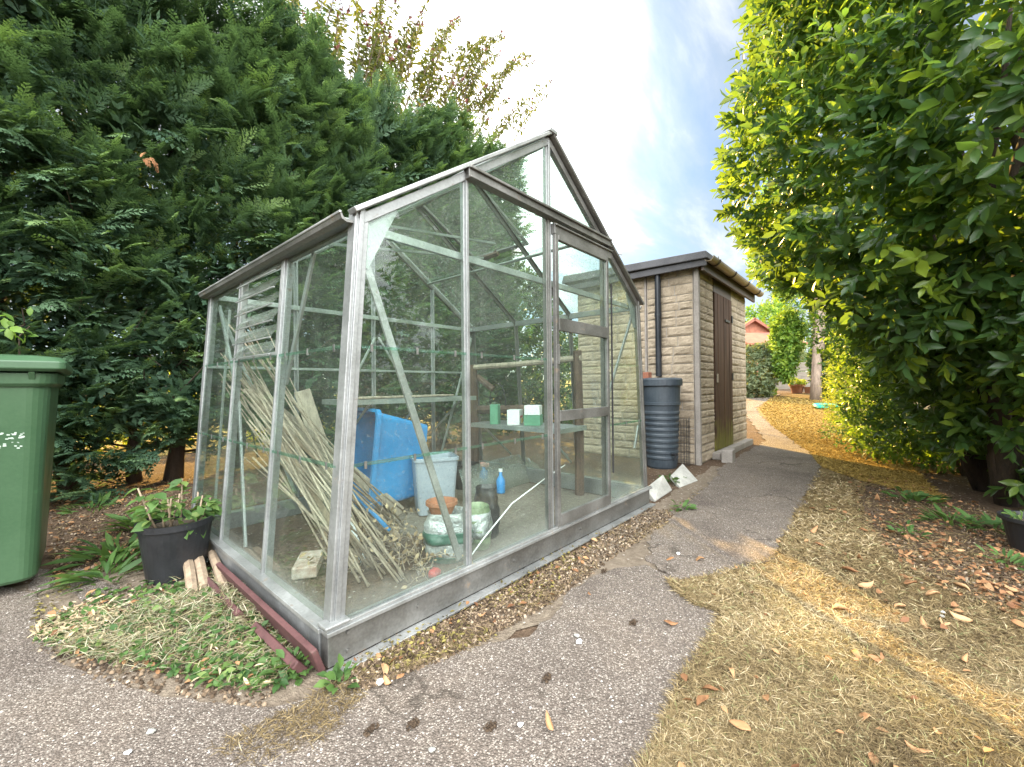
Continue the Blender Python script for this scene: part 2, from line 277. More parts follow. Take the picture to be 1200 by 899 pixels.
# ------------------------------------------------------------------ mesh helpers
class MB:
    def __init__(s): s.v = []; s.f = []; s.n = 0
    def add(s, V, F):
        V = np.asarray(V, float); s.v.append(V); s.f += [tuple(i + s.n for i in f) for f in F]; s.n += len(V); return s
    def hexa(s, P): return s.add(P, [(0, 3, 2, 1), (4, 5, 6, 7), (0, 1, 5, 4), (1, 2, 6, 5), (2, 3, 7, 6), (3, 0, 4, 7)])
    def box(s, lo, hi):
        (a, b, c), (d, e, f) = lo, hi
        return s.hexa([(a, b, c), (d, b, c), (d, e, c), (a, e, c), (a, b, f), (d, b, f), (d, e, f), (a, e, f)])
    def bar(s, p, q, w, h, up=(0, 0, 1), w2=None, h2=None):       # w across, h along up
        p, q, up = np.array(p, float), np.array(q, float), np.array(up, float)
        t = (q - p) / np.linalg.norm(q - p); u = up - t * (up @ t)
        if np.linalg.norm(u) < 1e-6: u = np.array([0, 1., 0]) - t * t[1]
        u /= np.linalg.norm(u); x = np.cross(t, u); w2 = w if w2 is None else w2; h2 = h if h2 is None else h2
        P = [p - x * w / 2 - u * h / 2, p + x * w / 2 - u * h / 2, p + x * w / 2 + u * h / 2, p - x * w / 2 + u * h / 2,
             q - x * w2 / 2 - u * h2 / 2, q + x * w2 / 2 - u * h2 / 2, q + x * w2 / 2 + u * h2 / 2, q - x * w2 / 2 + u * h2 / 2]
        return s.hexa(P)
    def tube(s, pts, r, n=7, cap=True):
        pts = np.asarray(pts, float); r = np.broadcast_to(np.asarray(r, float), (len(pts),))
        T = np.gradient(pts, axis=0); T /= np.linalg.norm(T, axis=1)[:, None] + 1e-12
        a = np.array([0, 0, 1.]) if abs(T[0][2]) < .9 else np.array([1., 0, 0])
        V = []
        for p, t, rr in zip(pts, T, r):
            u = a - t * (a @ t); u /= np.linalg.norm(u) + 1e-12; a = u; w = np.cross(t, u)
            for k in range(n):
                an = 2 * math.pi * k / n; V.append(p + rr * (math.cos(an) * u + math.sin(an) * w))
        F = [(i * n + k, i * n + (k + 1) % n, (i + 1) * n + (k + 1) % n, (i + 1) * n + k) for i in range(len(pts) - 1) for k in range(n)]
        if cap: F += [tuple(range(n - 1, -1, -1)), tuple((len(pts) - 1) * n + k for k in range(n))]
        return s.add(V, F)
    def lathe(s, prof, c=(0, 0, 0), n=28, cap=True):
        V = [(c[0] + r * math.cos(2 * math.pi * k / n), c[1] + r * math.sin(2 * math.pi * k / n), c[2] + z) for r, z in prof for k in range(n)]
        F = [(i * n + k, i * n + (k + 1) % n, (i + 1) * n + (k + 1) % n, (i + 1) * n + k) for i in range(len(prof) - 1) for k in range(n)]
        if cap: F += [tuple(range(n - 1, -1, -1)), tuple((len(prof) - 1) * n + k for k in range(n))]
        return s.add(V, F)
    def rrect_loft(s, rings, n=5, cap=(True, True)):        # rings: (cx,cy,z,halfx,halfy,radius)
        m = 4 * (n + 1); V = []
        for cx, cy, z, hx, hy, r in rings:
            for q, (sx, sy) in enumerate(((1, 1), (-1, 1), (-1, -1), (1, -1))):
                for k in range(n + 1):
                    an = math.pi / 2 * (q + k / n); V.append((cx + sx * (hx - r) + r * math.cos(an), cy + sy * (hy - r) + r * math.sin(an), z))
        F = [(i * m + k, i * m + (k + 1) % m, (i + 1) * m + (k + 1) % m, (i + 1) * m + k) for i in range(len(rings) - 1) for k in range(m)]
        if cap[0]: F.append(tuple(range(m - 1, -1, -1)))
        if cap[1]: F.append(tuple((len(rings) - 1) * m + k for k in range(m)))
        return s.add(V, F)
    def prism(s, outline, z0, z1):
        n = len(outline); V = [(x, y, z0) for x, y in outline] + [(x, y, z1) for x, y in outline]
        return s.add(V, [tuple(range(n - 1, -1, -1)), tuple(range(n, 2 * n))] + [(k, (k + 1) % n, n + (k + 1) % n, n + k) for k in range(n)])
    def build(s, name, mat, parent=None, smooth=False, bevel=0, seg=2, loc=None, rot=None, solid=0):
        me = bpy.data.meshes.new(name)
        me.from_pydata([tuple(map(float, p)) for p in np.vstack(s.v)], [], s.f); me.update()
        me.materials.append(MT[mat] if isinstance(mat, str) else mat)
        if smooth: me.polygons.foreach_set('use_smooth', [True] * len(me.polygons))
        o = bpy.data.objects.new(name, me); COL.objects.link(o)
        if parent is not None: o.parent = parent
        if loc is not None: o.location = loc
        if rot is not None: o.rotation_euler = rot
        if solid:
            md = o.modifiers.new('solid', 'SOLIDIFY'); md.thickness = solid; md.offset = 0
        if bevel:
            md = o.modifiers.new('bevel', 'BEVEL'); md.width = bevel; md.segments = seg; md.limit_method = 'ANGLE'; md.angle_limit = R_(40)
        return o
def npmesh(name, V, Q, mat, parent=None, tint=None, smooth=False):
    V = np.asarray(V, np.float32).reshape(-1, 3); Q = np.asarray(Q, np.int32); k = Q.shape[1]
    me = bpy.data.meshes.new(name)
    me.vertices.add(len(V)); me.vertices.foreach_set('co', V.ravel())
    me.loops.add(Q.size); me.loops.foreach_set('vertex_index', Q.ravel())
    me.polygons.add(len(Q)); me.polygons.foreach_set('loop_start', np.arange(0, Q.size, k, dtype=np.int32))
    try: me.polygons.foreach_set('loop_total', np.full(len(Q), k, np.int32))
    except Exception: pass
    if smooth: me.polygons.foreach_set('use_smooth', np.ones(len(Q), bool))
    if tint is not None:
        a = me.attributes.new('tint', 'FLOAT', 'POINT'); a.data.foreach_set('value', np.asarray(tint, np.float32))
    me.update(calc_edges=True); me.validate()
    me.materials.append(MT[mat])
    o = bpy.data.objects.new(name, me); COL.objects.link(o)
    if parent is not None: o.parent = parent
    return o
def unit(a): return a / (np.linalg.norm(a, axis=-1, keepdims=True) + 1e-9)
def scatter(name, tmpl, P, X, Nn, Sc, mat, tint, parent=None, smooth=False, W=None):
    tv, tq = tmpl; P = np.asarray(P, float); n = len(P); X = unit(X); Nn = unit(Nn - X * (Nn * X).sum(1)[:, None]); Y = np.cross(Nn, X)
    Sc = np.broadcast_to(np.asarray(Sc, float), (n,)); W = np.ones(n) if W is None else W
    V = P[:, None] + Sc[:, None, None] * (tv[None, :, 0, None] * X[:, None] + (W[:, None] * tv[None, :, 1])[..., None] * Y[:, None] + tv[None, :, 2, None] * Nn[:, None])
    Q = (tq[None] + (np.arange(n) * len(tv))[:, None, None]).reshape(-1, tq.shape[1])
    return npmesh(name, V, Q, mat, parent, np.repeat(tint, len(tv)), smooth)
def leaf_t(ws, ts, fold=.15, curl=-.12):
    V = []; Q = []
    for t, w in zip(ts, ws): V += [(t, -w, fold * w + curl * t * t), (t, 0, curl * t * t), (t, w, fold * w + curl * t * t)]
    for i in range(len(ts) - 1):
        a = 3 * i; Q += [(a, a + 3, a + 4, a + 1), (a + 1, a + 4, a + 5, a + 2)]
    return np.array(V, float), np.array(Q, int)
LAUREL_T = leaf_t([.02, .19, .20, .008], [0, .30, .66, 1], .35, -.16)
OVAL_T = leaf_t([.02, .22, .27, .008], [0, .3, .62, 1], .3, -.2)
LANCE_T = leaf_t([.015, .10, .09, .005], [0, .3, .65, 1], .3, -.25)
BLADE_T = leaf_t([.02, .016, .004], [0, .5, 1], 0, .25)
BLADE_T = (np.array([(0, -.5, 0), (0, .5, 0), (.5, -.42, .10), (.5, .42, .10), (1, -.08, .02), (1, .08, .02)], float), np.array([(0, 2, 3, 1), (2, 4, 5, 3)]))
def frond_t(nb=8, mini=3, seed=1):
    r = np.random.default_rng(seed); V = []; Q = []
    def dia(p, d, L, w, zz=0):
        p = np.array(p); d = np.array(d) / np.linalg.norm(d); n = np.array([-d[1], d[0]])
        b = len(V); a = p; m = p + d * L * .45; e = p + d * L
        for q, z in ((a, zz), (m + n * w, zz - .01), (e, zz - .05 * L), (m - n * w, zz + .01)): V.append((q[0], q[1], z))
        Q.append((b, b + 1, b + 2, b + 3))
    dia((0, 0), (1, 0), 1.0, .012)
    for i in range(nb):
        t = .08 + .86 * i / (nb - 1)
        for sgn in (-1, 1):
            L = (.42 * (1 - t * .80) + .03) * r.uniform(.75, 1.15) * (.55 + 1.6 * min(t, .28))
            an = sgn * R_(r.uniform(32, 50)); d = np.array([math.cos(an), math.sin(an)]); p = np.array([t, 0]); z = -.10 * L + r.uniform(-.02, .03)
            dia(p, d, L, .034, z)
            for j in range(mini):
                tt = .38 if mini == 1 else .25 + .6 * j / (mini - 1)
                for s2 in (-1, 1):
                    a2 = an + s2 * R_(38); l2 = L * .36 * (1 - tt * .55)
                    dia(p + d * L * tt, (math.cos(a2), math.sin(a2)), l2, .030, z)
    V = np.array(V, float); V[:, 2] -= .22 * V[:, 0] ** 2
    return V, np.array(Q, int)
FROND_T = frond_t(7, 1)
FROND_BIG = frond_t(5, 1, 3)

def tag(o, label=None, cat=None, group=None, kind=None):
    for k, v in (('label', label), ('category', cat), ('group', group), ('kind', kind)):
        if v: o[k] = v
    return o
def thing(name, label, cat, loc=(0, 0, 0), rz=0, group=None, rot=None):
    o = bpy.data.objects.new(name, None); COL.objects.link(o); o.empty_display_size = .1
    o.location = tuple(map(float, loc)); o.rotation_euler = rot if rot else (0, 0, rz)
    return tag(o, label, cat, group)
def copy_tree(o, parent=None):
    c = o.copy(); COL.objects.link(c)
    if parent is not None: c.parent = parent
    for ch in [x for x in o.children]: copy_tree(ch, c)
    return c

# ------------------------------------------------------------------ setting: ground sheets
def jag(poly, step=.05, amp=.03, seed=3, freq=7):
    r = np.random.default_rng(seed); out = []; ph = r.uniform(0, 6, 6)
    P = [np.array(p[:2], float) for p in poly]
    for a, b in zip(P, P[1:] + P[:1]):
        L = np.linalg.norm(b - a); n = max(1, min(200, int(L / step)))
        nn = np.array([-(b - a)[1], (b - a)[0]]) / (L + 1e-9)
        for i in range(n):
            p = a + (b - a) * i / n; q = p[0] * 1.3 + p[1] * 1.7
            w = amp * (math.sin(q * freq + ph[0]) + .6 * math.sin(q * freq * 2.3 + ph[1]) + .5 * math.sin(q * freq * 5.1 + ph[2]) + r.normal() * .35)
            out.append(p + nn * w * .6)
    return out
def sheet(name, poly, z, mat, kind='structure', thick=0):
    bm = bmesh.new(); vs = [bm.verts.new((p[0], p[1], z)) for p in poly]
    es = [bm.edges.new((vs[i], vs[(i + 1) % len(vs)])) for i in range(len(vs))]
    bmesh.ops.triangle_fill(bm, use_beauty=True, use_dissolve=False, edges=es)
    if thick:
        for i in range(len(vs)):
            a, b = vs[i], vs[(i + 1) % len(vs)]
            c = bm.verts.new((b.co.x, b.co.y, z - thick)); d = bm.verts.new((a.co.x, a.co.y, z - thick)); bm.faces.new((a, b, c, d))
    for xb in (XB, XB + 25): bmesh.ops.bisect_plane(bm, geom=bm.verts[:] + bm.edges[:] + bm.faces[:], plane_co=(xb, 0, 0), plane_no=(1, 0, 0))
    for v in bm.verts: v.co.z += hz(v.co.x)
    bmesh.ops.recalc_face_normals(bm, faces=bm.faces)
    me = bpy.data.meshes.new(name); bm.to_mesh(me); bm.free(); me.materials.append(MT[mat])
    o = bpy.data.objects.new(name, me); COL.objects.link(o); o['kind'] = kind
    return o
def G(*pts): return [gg(*p)[:2] for p in pts]
gm = MB(); xs = (-300, XB, XB + 25, 300)
gm.add([(x, y, hz(x)) for x in xs for y in (-300, 300)], [(2 * i, 2 * i + 2, 2 * i + 3, 2 * i + 1) for i in range(3)])
tag(gm.build('ground', 'soil'), kind='structure')

near_path = G((772, 930), (785, 850), (812, 780), (846, 722), (838, 704), (800, 684), (757, 664), (722, 668), (694, 676), (672, 694), (650, 722), (618, 746), (585, 752), (545, 762), (505, 772), (470, 792), (440, 800),
              (410, 805), (370, 822), (320, 836), (230, 830), (140, 800), (60, 778), (30, 745), (110, 715), (140, 690), (95, 665), (40, 700), (-90, 745))
near_path += [np.array((-1.9, -.1)), np.array((-2.2, -3.)), np.array((.2, -3.)), np.array((.15, -1.9))]
far_path = G((800, 680), (905, 656), (918, 630), (935, 600), (952, 570), (963, 548), (950, 532), (925, 515), (905, 500), (890, 487), (886, 478), (903, 468), (915, 462.5), (900, 461), (866, 464), (864, 474)) + \
           [np.array((7.1, .02)), np.array((4.42, -.02))] + G((838, 562), (815, 580), (790, 604), (765, 632), (755, 655), (772, 668))
sheet('path', jag(near_path, .04, .018, 3), .010, 'path', thick=.012)
sheet('path', jag(far_path, .04, .03, 5), .0118, 'path', thick=.008)
lawn_poly = G((700, 960), (765, 880), (795, 790), (830, 722), (820, 700), (788, 678), (890, 650), (925, 600), (950, 548), (930, 528), (890, 498), (872, 480), (895, 466), (945, 461)) + \
            [np.array((26., -2.)), np.array((24., -9.)), np.array((8., -4.5))] + G((1040, 555), (1010, 575), (1010, 610), (1060, 660), (1140, 700), (1210, 720)) + [np.array((1.6, -2.6)), np.array((.6, -3.4)), np.array((-.4, -3.4))]
sheet('lawn', jag(lawn_poly, .06, .03, 9), .005, 'lawn')
sheet('yard', jag([(-2.2, -.2), (-.02, -.12), (-.1, 1.2), (-.35, 1.6), (-1.5, 2.0), (-2.4, 1.4)], .06, .03, 4), .004, 'soil_grey')
sheet('strip', jag([(.0, -.16), (2.6, -.05), (4.4, .05), (4.4, -.25), (3.2, -.5), (2.0, -.62), (1.2, -.52), (.6, -.34), (.2, -.34), (-.1, -.3)], .04, .02, 4), .006, 'soil_grey')
sheet('field', [(-9, 6.2), (30, 6.2), (60, 60), (-40, 60)], .006, 'lawn_far')

# ------------------------------------------------------------------ greenhouse
W_, D_, IN, ZP, ZE, ZR, ZT, UX, DY = 2.48, 1.82, .1036, .141, 1.531, 1.875, 2.302, .62, .607
def xl(z): return IN * (z - ZP) / (ZE - ZP)            # x of the leaning left wall
def xr(z): return W_ - xl(z)
gh = thing('greenhouse', 'old aluminium framed greenhouse with sloping sides and dusty glass beside the tarmac path', 'greenhouse')
fp = MB().bar((-.02, 0, .075), (W_ + .02, 0, .075), .05, .112).build('plinth', 'alu_dark', gh, bevel=.004)
m = MB(); m.bar((-.03, -.012, ZP - .006), (W_ + .03, -.012, ZP - .006), .064, .014); m.bar((-.03, -.03, ZP + .006), (W_ + .03, -.03, ZP + .006), .012, .012)
m.build('plinth_ledge', 'alu_white', fp, bevel=.002)
m = MB(); m.bar((-.025, -.047, .012), (W_ + .02, -.047, .012), .05, .010); m.build('plinth_flange', 'alu_white', fp, bevel=.002)
for x, z in ((.045, .05), (.045, .112), (.33, .085), (.9, .08), (1.5, .08)):
    MB().tube([(x, -.024, z), (x, -.034, z)], .006, 8).build('bolt', 'alu_dark', fp)
for (a, b) in (((0, .03, .075), (0, D_ + .02, .075)), ((W_, .03, .075), (W_, D_ + .02, .075))):
    s = -1 if a[0] == 0 else 1
    p = MB().bar(a, b, .05, .112).build('plinth', 'alu', gh, bevel=.004)
    MB().bar((a[0] + s * .008, a[1] - .03, ZP - .003), (b[0] + s * .008, b[1], ZP - .003), .064, .016).build('plinth_ledge', 'alu_white', p, bevel=.002)
MB().bar((0.03, D_, .075), (W_ - .03, D_, .075), .05, .112).build('plinth', 'alu', gh, bevel=.004)

def tbar(p, q, out, mat='alu', name='glazing_bar', w=.034, d=.028):
    """glazing bar: a flat outer flange with a raised cap and an inner web"""
    p, q, out = np.array(p, float), np.array(q, float), np.array(out, float)
    m = MB(); m.bar(p, q, w, .006, out); m.bar(p + out * .007, q + out * .007, w * .42, .010, out); m.bar(p - out * (.003 + d / 2), q - out * (.003 + d / 2), .010, d, out)
    return m.build(name, mat, gh, bevel=.0015)
FO = (0, -1, 0)
# front gable
for x, top in ((UX, ZE + (UX - IN) * (ZT - ZE) / (W_ / 2 - IN)), (2 * UX, ZT)):
    tbar((x, -.004, ZP), (x, -.004, top - .01), FO, 'alu', w=.040 if x > 1 else .034)
tbar((2 * UX - .022, -.012, ZP), (2 * UX - .022, -.012, ZR), FO, 'alu_dark', w=.03)
tbar((3 * UX, -.004, ZP), (3 * UX, -.004, ZR), FO, 'alu_dark')
wall_n = np.array([-(ZE - ZP), 0, IN]); wall_n /= np.linalg.norm(wall_n); wall_nr = wall_n * [-1, 1, 1]
def corner(x0, x1, y, s, fy, mat):
    m = MB(); yo = .035 * (-1 if fy < 0 else 1)
    m.bar((x0 + s * .022, y + yo * .25, ZP), (x1 + s * .022, y + yo * .25, ZE + .03), .042, .010, (0, 1, 0))
    m.bar((x0 - s * .004, y - yo * .3, ZP), (x1 - s * .004, y - yo * .3, ZE + .03), .010, .050, (0, 1, 0))
    m.bar((x0 + s * .014, y + yo * .42, ZP), (x1 + s * .014, y + yo * .42, ZE + .03), .018, .012, (0, 1, 0))
    m.build('corner_post', mat, gh, bevel=.002)
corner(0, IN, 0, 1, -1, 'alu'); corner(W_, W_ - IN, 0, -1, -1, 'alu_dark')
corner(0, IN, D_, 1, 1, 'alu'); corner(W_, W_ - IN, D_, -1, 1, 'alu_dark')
capm = MB(); capm.box((-.035, -.042, ZP + .008), (.05, .02, ZP + .020)); capm.build('corner_cap', 'alu_white', gh, bevel=.004)
# rakes
apex = np.array([W_ / 2, 0, ZT])
for y in (0, D_):
    yo = -.018 if y == 0 else .018
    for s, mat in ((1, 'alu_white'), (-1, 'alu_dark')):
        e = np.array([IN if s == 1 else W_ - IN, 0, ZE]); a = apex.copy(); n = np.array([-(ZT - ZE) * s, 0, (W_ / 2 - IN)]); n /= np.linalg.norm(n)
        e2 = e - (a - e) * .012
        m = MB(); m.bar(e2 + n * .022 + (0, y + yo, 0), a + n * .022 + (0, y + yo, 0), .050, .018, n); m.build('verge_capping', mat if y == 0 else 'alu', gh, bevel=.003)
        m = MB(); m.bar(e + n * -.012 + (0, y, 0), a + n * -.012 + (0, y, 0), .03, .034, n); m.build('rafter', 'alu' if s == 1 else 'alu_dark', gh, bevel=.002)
# horizontal rails of the front gable
m = MB(); m.bar((UX - .01, -.022, ZR - .004), (3 * UX + .03, -.022, ZR - .004), .036, .052); m.bar((UX - .01, -.044, ZR + .018), (3 * UX + .03, -.044, ZR + .018), .016, .012); m.bar((UX - .01, -.044, ZR - .026), (3 * UX + .03, -.044, ZR - .026), .016, .008)
m.build('gable_rail', 'alu_dark', gh, bevel=.002)
m = MB(); m.bar((2 * UX + .01, -.026, ZR - .075), (3 * UX + .035, -.026, ZR - .075), .03, .060); m.bar((2 * UX + .01, -.046, ZR - .056), (3 * UX + .035, -.046, ZR - .056), .014, .008); m.build('door_track', 'alu_dark', gh, bevel=.002)
m = MB(); m.bar((IN + .03, .028, ZE - .02), (W_ - IN - .03, .028, ZE - .02), .018, .032); m.build('tie_bar', 'galv', gh, bevel=.002)
m = MB(); m.bar((IN + .03, D_ - .028, ZE - .02), (W_ - IN - .03, D_ - .028, ZE - .02), .018, .032); m.build('tie_bar', 'galv', gh, bevel=.002)
m = MB(); m.bar((.07, D_ - .02, 1.07), (W_ - .07, D_ - .02, 1.07), .012, .018); m.build('tie_bar', 'galv', gh, bevel=.002)
# corner brackets (plates) and braces
for x, s in ((IN, 1), (W_ - IN, -1)):
    m = MB(); pts = [(x + s * .012, ZE - .17), (x + s * .05, ZE - .17), (x + s * .17, ZE + .065), (x + s * .15, ZE + .10), (x + s * .01, ZE + .01)]
    m.add([(a, .010, b) for a, b in pts] + [(a, .014, b) for a, b in pts], [(0, 1, 2, 3, 4), (9, 8, 7, 6, 5)] + [(k, (k + 1) % 5, 5 + (k + 1) % 5, 5 + k) for k in range(5)])
    m.build('corner_bracket', 'galv', gh)
MB().bar((IN + .03, .024, ZE - .10), (UX - .03, .024, ZP + .03), .030, .012, (0, 1, 0)).build('brace', 'alu_white', gh, bevel=.002)
MB().bar((W_ - IN - .04, .024, ZE - .07), (3 * UX + .05, .024, .80), .022, .012, (0, 1, 0)).build('brace', 'alu', gh, bevel=.002)
MB().bar((W_ - .06, .024, .62), (W_ - .13, .024, .45), .022, .012, (0, 1, 0)).build('brace', 'alu', gh, bevel=.002)
MB().bar((IN + .04, D_ - .03, ZE - .1), (UX - .03, D_ - .03, ZP + .05), .022, .012, (0, 1, 0)).build('brace', 'galv', gh, bevel=.002)
MB().bar((W_ - IN - .04, D_ - .03, ZE - .1), (W_ - UX + .03, D_ - .03, ZP + .05), .022, .012, (0, 1, 0)).build('brace', 'galv', gh, bevel=.002)
MB().bar((1.24, D_ - .03, 1.35), (.97, D_ - .03, .86), .018, .010, (0, 1, 0)).build('brace', 'galv', gh, bevel=.002)
MB().bar((1.27, D_ - .03, 1.35), (1.60, D_ - .03, .86), .018, .010, (0, 1, 0)).build('brace', 'galv', gh, bevel=.002)
# side-wall braces seen through the left panes
def lw(y, z, off=.03): return (xl(z) + off, y, z)
MB().bar(lw(.40, 1.50), lw(.60, .95), .026, .012, wall_n).build('brace', 'alu', gh, bevel=.002)
MB().bar(lw(1.22, .86), lw(.95, .16), .022, .012, wall_n).build('brace', 'alu', gh, bevel=.002)
MB().bar(lw(1.74, 1.45), lw(1.30, .95), .024, .012, wall_n).build('brace', 'galv', gh, bevel=.002)
MB().bar(lw(1.52, 1.40), lw(1.50, .16), .018, .012, wall_n).build('brace', 'galv', gh, bevel=.002)
# side bars
for y in (DY, 2 * DY):
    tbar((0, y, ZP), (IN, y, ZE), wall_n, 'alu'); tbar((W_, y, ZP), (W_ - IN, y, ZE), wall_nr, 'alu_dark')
# back bars
for x, top in ((UX, ZR), (2 * UX, ZT), (3 * UX, ZR)): tbar((x, D_ + .004, ZP), (x, D_ + .004, top - .01), (0, 1, 0), 'alu')
# eaves
for s, ex, n in ((1, IN, 'gutter'), (-1, W_ - IN, 'gutter')):
    m = MB(); o = -s
    prof = [(.0, .003), (.0, -.022), (.038, -.026), (.056, -.018), (.062, .002), (.056, .003), (.049, -.012), (.034, -.018), (.008, -.014), (.008, .003)]
    V = []; k = len(prof)
    for y in (-.004, D_ + .03): V += [(ex + o * a, y, ZE + b - .002) for a, b in prof]
    m.add(V, [(i, (i + 1) % k, k + (i + 1) % k, k + i) for i in range(k)] + [tuple(range(k)), tuple(range(2 * k - 1, k - 1, -1))])
    m.build(n, 'alu_dark', gh)
    MB().bar((ex + o * .060, -.006, ZE + .001), (ex + o * .060, D_ + .032, ZE + .001), .010, .010).build('gutter_lip', 'alu_white', gh, bevel=.003)
    MB().bar((ex + s * .01, .01, ZE - .012), (ex + s * .01, D_, ZE - .012), .022, .045).build('eaves_bar', 'alu', gh, bevel=.002)
m = MB(); m.bar((W_ / 2, -.05, ZT + .026), (W_ / 2, D_ + .03, ZT + .026), .075, .022); m.bar((W_ / 2, -.0, ZT - .012), (W_ / 2, D_, ZT - .012), .02, .05)
m.build('ridge_bar', 'alu', gh, bevel=.004)
# roof bars, purlins and roof glass
def roofpt(s, t, y, off=0):
    e = np.array([IN if s == 1 else W_ - IN, 0, ZE]); n = np.array([-(ZT - ZE) * s, 0, (W_ / 2 - IN)]); n /= np.linalg.norm(n)
    p = e + (apex - e) * t + n * off; p[1] = y; return p
for s in (1, -1):
    n = roofpt(s, 0, 0, 1) - roofpt(s, 0, 0, 0)
    for y in (DY, 2 * DY): tbar(roofpt(s, 0, y), roofpt(s, 1, y), n, 'alu' if s == 1 else 'alu_dark', 'rafter')
    MB().bar(roofpt(s, .5, .02, -.03), roofpt(s, .5, D_ - .02, -.03), .02, .014, n).build('purlin', 'galv', gh, bevel=.002)
    for j in range(3):
        y0, y1 = j * DY + .012, (j + 1) * DY - .012
        for t0, t1, off in ((.02, .52, -.002), (.50, .985, .006)):
            if s == -1 and j == 1 and t0 > .4: continue
            P = [roofpt(s, t0, y0, off), roofpt(s, t1, y0, off), roofpt(s, t1, y1, off), roofpt(s, t0, y1, off)]
            P += [p + n * .003 for p in P]; MB().hexa(P).build('roof_pane', 'glass_roof', gh)
MB().bar((IN + .06, .3, ZE + .10), (W_ / 2 + .12, .52, ZE + .34), .012, .012).build('purlin', 'galv', gh)
MB().bar((IN + .06, .42, ZE + .02), (W_ / 2 + .15, .66, ZE + .28), .012, .012).build('purlin', 'galv', gh)
# roof vent on the far slope, propped a little open
vent = MB(); s = -1; n = roofpt(s, 0, 0, 1) - roofpt(s, 0, 0, 0)
def vp(t, y, off=0):
    p = roofpt(s, 1, y, .012); d = roofpt(s, t, y, .012) - p; lift = n * (1 - t) * .16; return p + d + lift + n * off
for a, b in (((1, DY + .02), (.52, DY + .02)), ((1, 2 * DY - .02), (.52, 2 * DY - .02)), ((.53, DY + .02), (.53, 2 * DY - .02)), ((.985, DY + .02), (.985, 2 * DY - .02))):
    vent.bar(vp(*a), vp(*b), .025, .02, n)
vo = vent.build('roof_vent', 'alu_dark', gh, bevel=.002)
P = [vp(.98, DY + .03), vp(.54, DY + .03), vp(.54, 2 * DY - .03), vp(.98, 2 * DY - .03)]; MB().hexa(P + [p + n * .003 for p in P]).build('vent_pane', 'glass_roof', vo)
m = MB(); m.bar(roofpt(s, .56, .92, -.03), vp(.55, .92, -.012), .012, .006, (0, 1, 0)); m.bar(roofpt(s, .58, .80, -.045), roofpt(s, .58, 1.05, -.045), .03, .02, n); m.build('vent_stay', 'brown_rail', vo)

def pane(P, out, name='glass_pane', mat='glass', parent=None):
    P = [np.array(p, float) for p in P]; out = np.array(out, float)
    n = len(P); V = P + [p + out * .003 for p in P]
    return MB().add(V, [tuple(range(n - 1, -1, -1)), tuple(range(n, 2 * n))] + [(k, (k + 1) % n, n + (k + 1) % n, n + k) for k in range(n)]).build(name, mat, parent or gh)
def rakez(x): return ZE + (min(x, W_ - x) - IN) * (ZT - ZE) / (W_ / 2 - IN)
def strip_seam(p, q, out, parent=None):
    m = MB(); m.bar(p, q, .012, .010, (0, 0, 1)); 
    p, q = np.array(p, float), np.array(q, float)
    o = m.build('glass_lap', 'seam', parent or gh)
    for t in (.12, .5, .88): MB().bar(p + (q - p) * t - np.array([0, 0, .016]) + np.array(out) * .006, p + (q - p) * t + np.array([0, 0, .010]) + np.array(out) * .006, .010, .004, out).build('glazing_clip', 'alu_dark', o)
Z1, Z2 = .66, 1.075
for yy, out, si in ((-.002, FO, 0), (D_ + .002, (0, 1, 0), 1)):
    for j, (x0, x1) in enumerate(((0, UX), (UX, 2 * UX), (2 * UX, 3 * UX), (3 * UX, W_))):
        if si == 0 and j == 2: continue
        a, b = x0 + .012, x1 - .012
        for k, (z0, z1) in enumerate(((ZP + .005, Z1 + .006), (Z1 - .006, Z2 + .006), (Z2 - .006, None))):
            oy = yy + (-1 if si == 0 else 1) * .004 * (k % 2)
            L = lambda z: (xl(z) + .012) if j == 0 else a
            Rr = lambda z: (xr(z) - .012) if j == 3 else b
            if z1: P = [(L(z0), oy, z0), (Rr(z0), oy, z0), (Rr(z1), oy, z1), (L(z1), oy, z1)]
            elif j == 0: P = [(L(z0), oy, z0), (b, oy, z0), (b, oy, rakez(b) - .02), (IN + .012, oy, ZE - .005)]
            elif j == 3: P = [(a, oy, z0), (Rr(z0), oy, z0), (W_ - IN - .012, oy, ZE - .005), (a, oy, rakez(a) - .02)]
            else: P = [(a, oy, z0), (b, oy, z0), (b, oy, ZR - .02), (a, oy, ZR - .02)]
            if si == 1: P = P[::-1]
            pane(P, out)
        if si == 0:
            for z in ((Z1, Z2) if j != 3 else (Z1,)):
                strip_seam((xl(z) + .02 if j == 0 else a, yy - .004, z), (xr(z) - .02 if j == 3 else b, yy - .004, z), out)
    for x0, x1 in ((UX, 2 * UX), (2 * UX, 3 * UX)):
        a, b = x0 + .012, x1 - .012
        P = [(a, yy, ZR + .02), (b, yy, ZR + .02), (b, yy, rakez(b) - .02), (a, yy, rakez(a) - .02)]
        pane(P if si == 0 else P[::-1], out)
for s in (1, -1):
    nn = wall_n if s == 1 else wall_nr
    X = lambda z: xl(z) if s == 1 else xr(z)
    for j in range(3):
        y0, y1 = j * DY + .014, (j + 1) * DY - .014
        tiers = ((ZP + .005, Z1 + .006), (Z1 - .006, Z2 + .006), (Z2 - .006, ZE - .02))
        for k, (z0, z1) in enumerate(tiers):
            if s == 1 and j == 1 and k == 2: continue
            P = [np.array((X(z0), y1, z0)), np.array((X(z0), y0, z0)), np.array((X(z1), y0, z1)), np.array((X(z1), y1, z1))]
            P = [p + nn * .004 * (k % 2) for p in P]
            pane(P if s == 1 else P[::-1], nn)
        if s == 1:
            for z in (Z1, Z2): strip_seam((X(z) - .004, y0, z), (X(z) - .004, y1, z), nn)
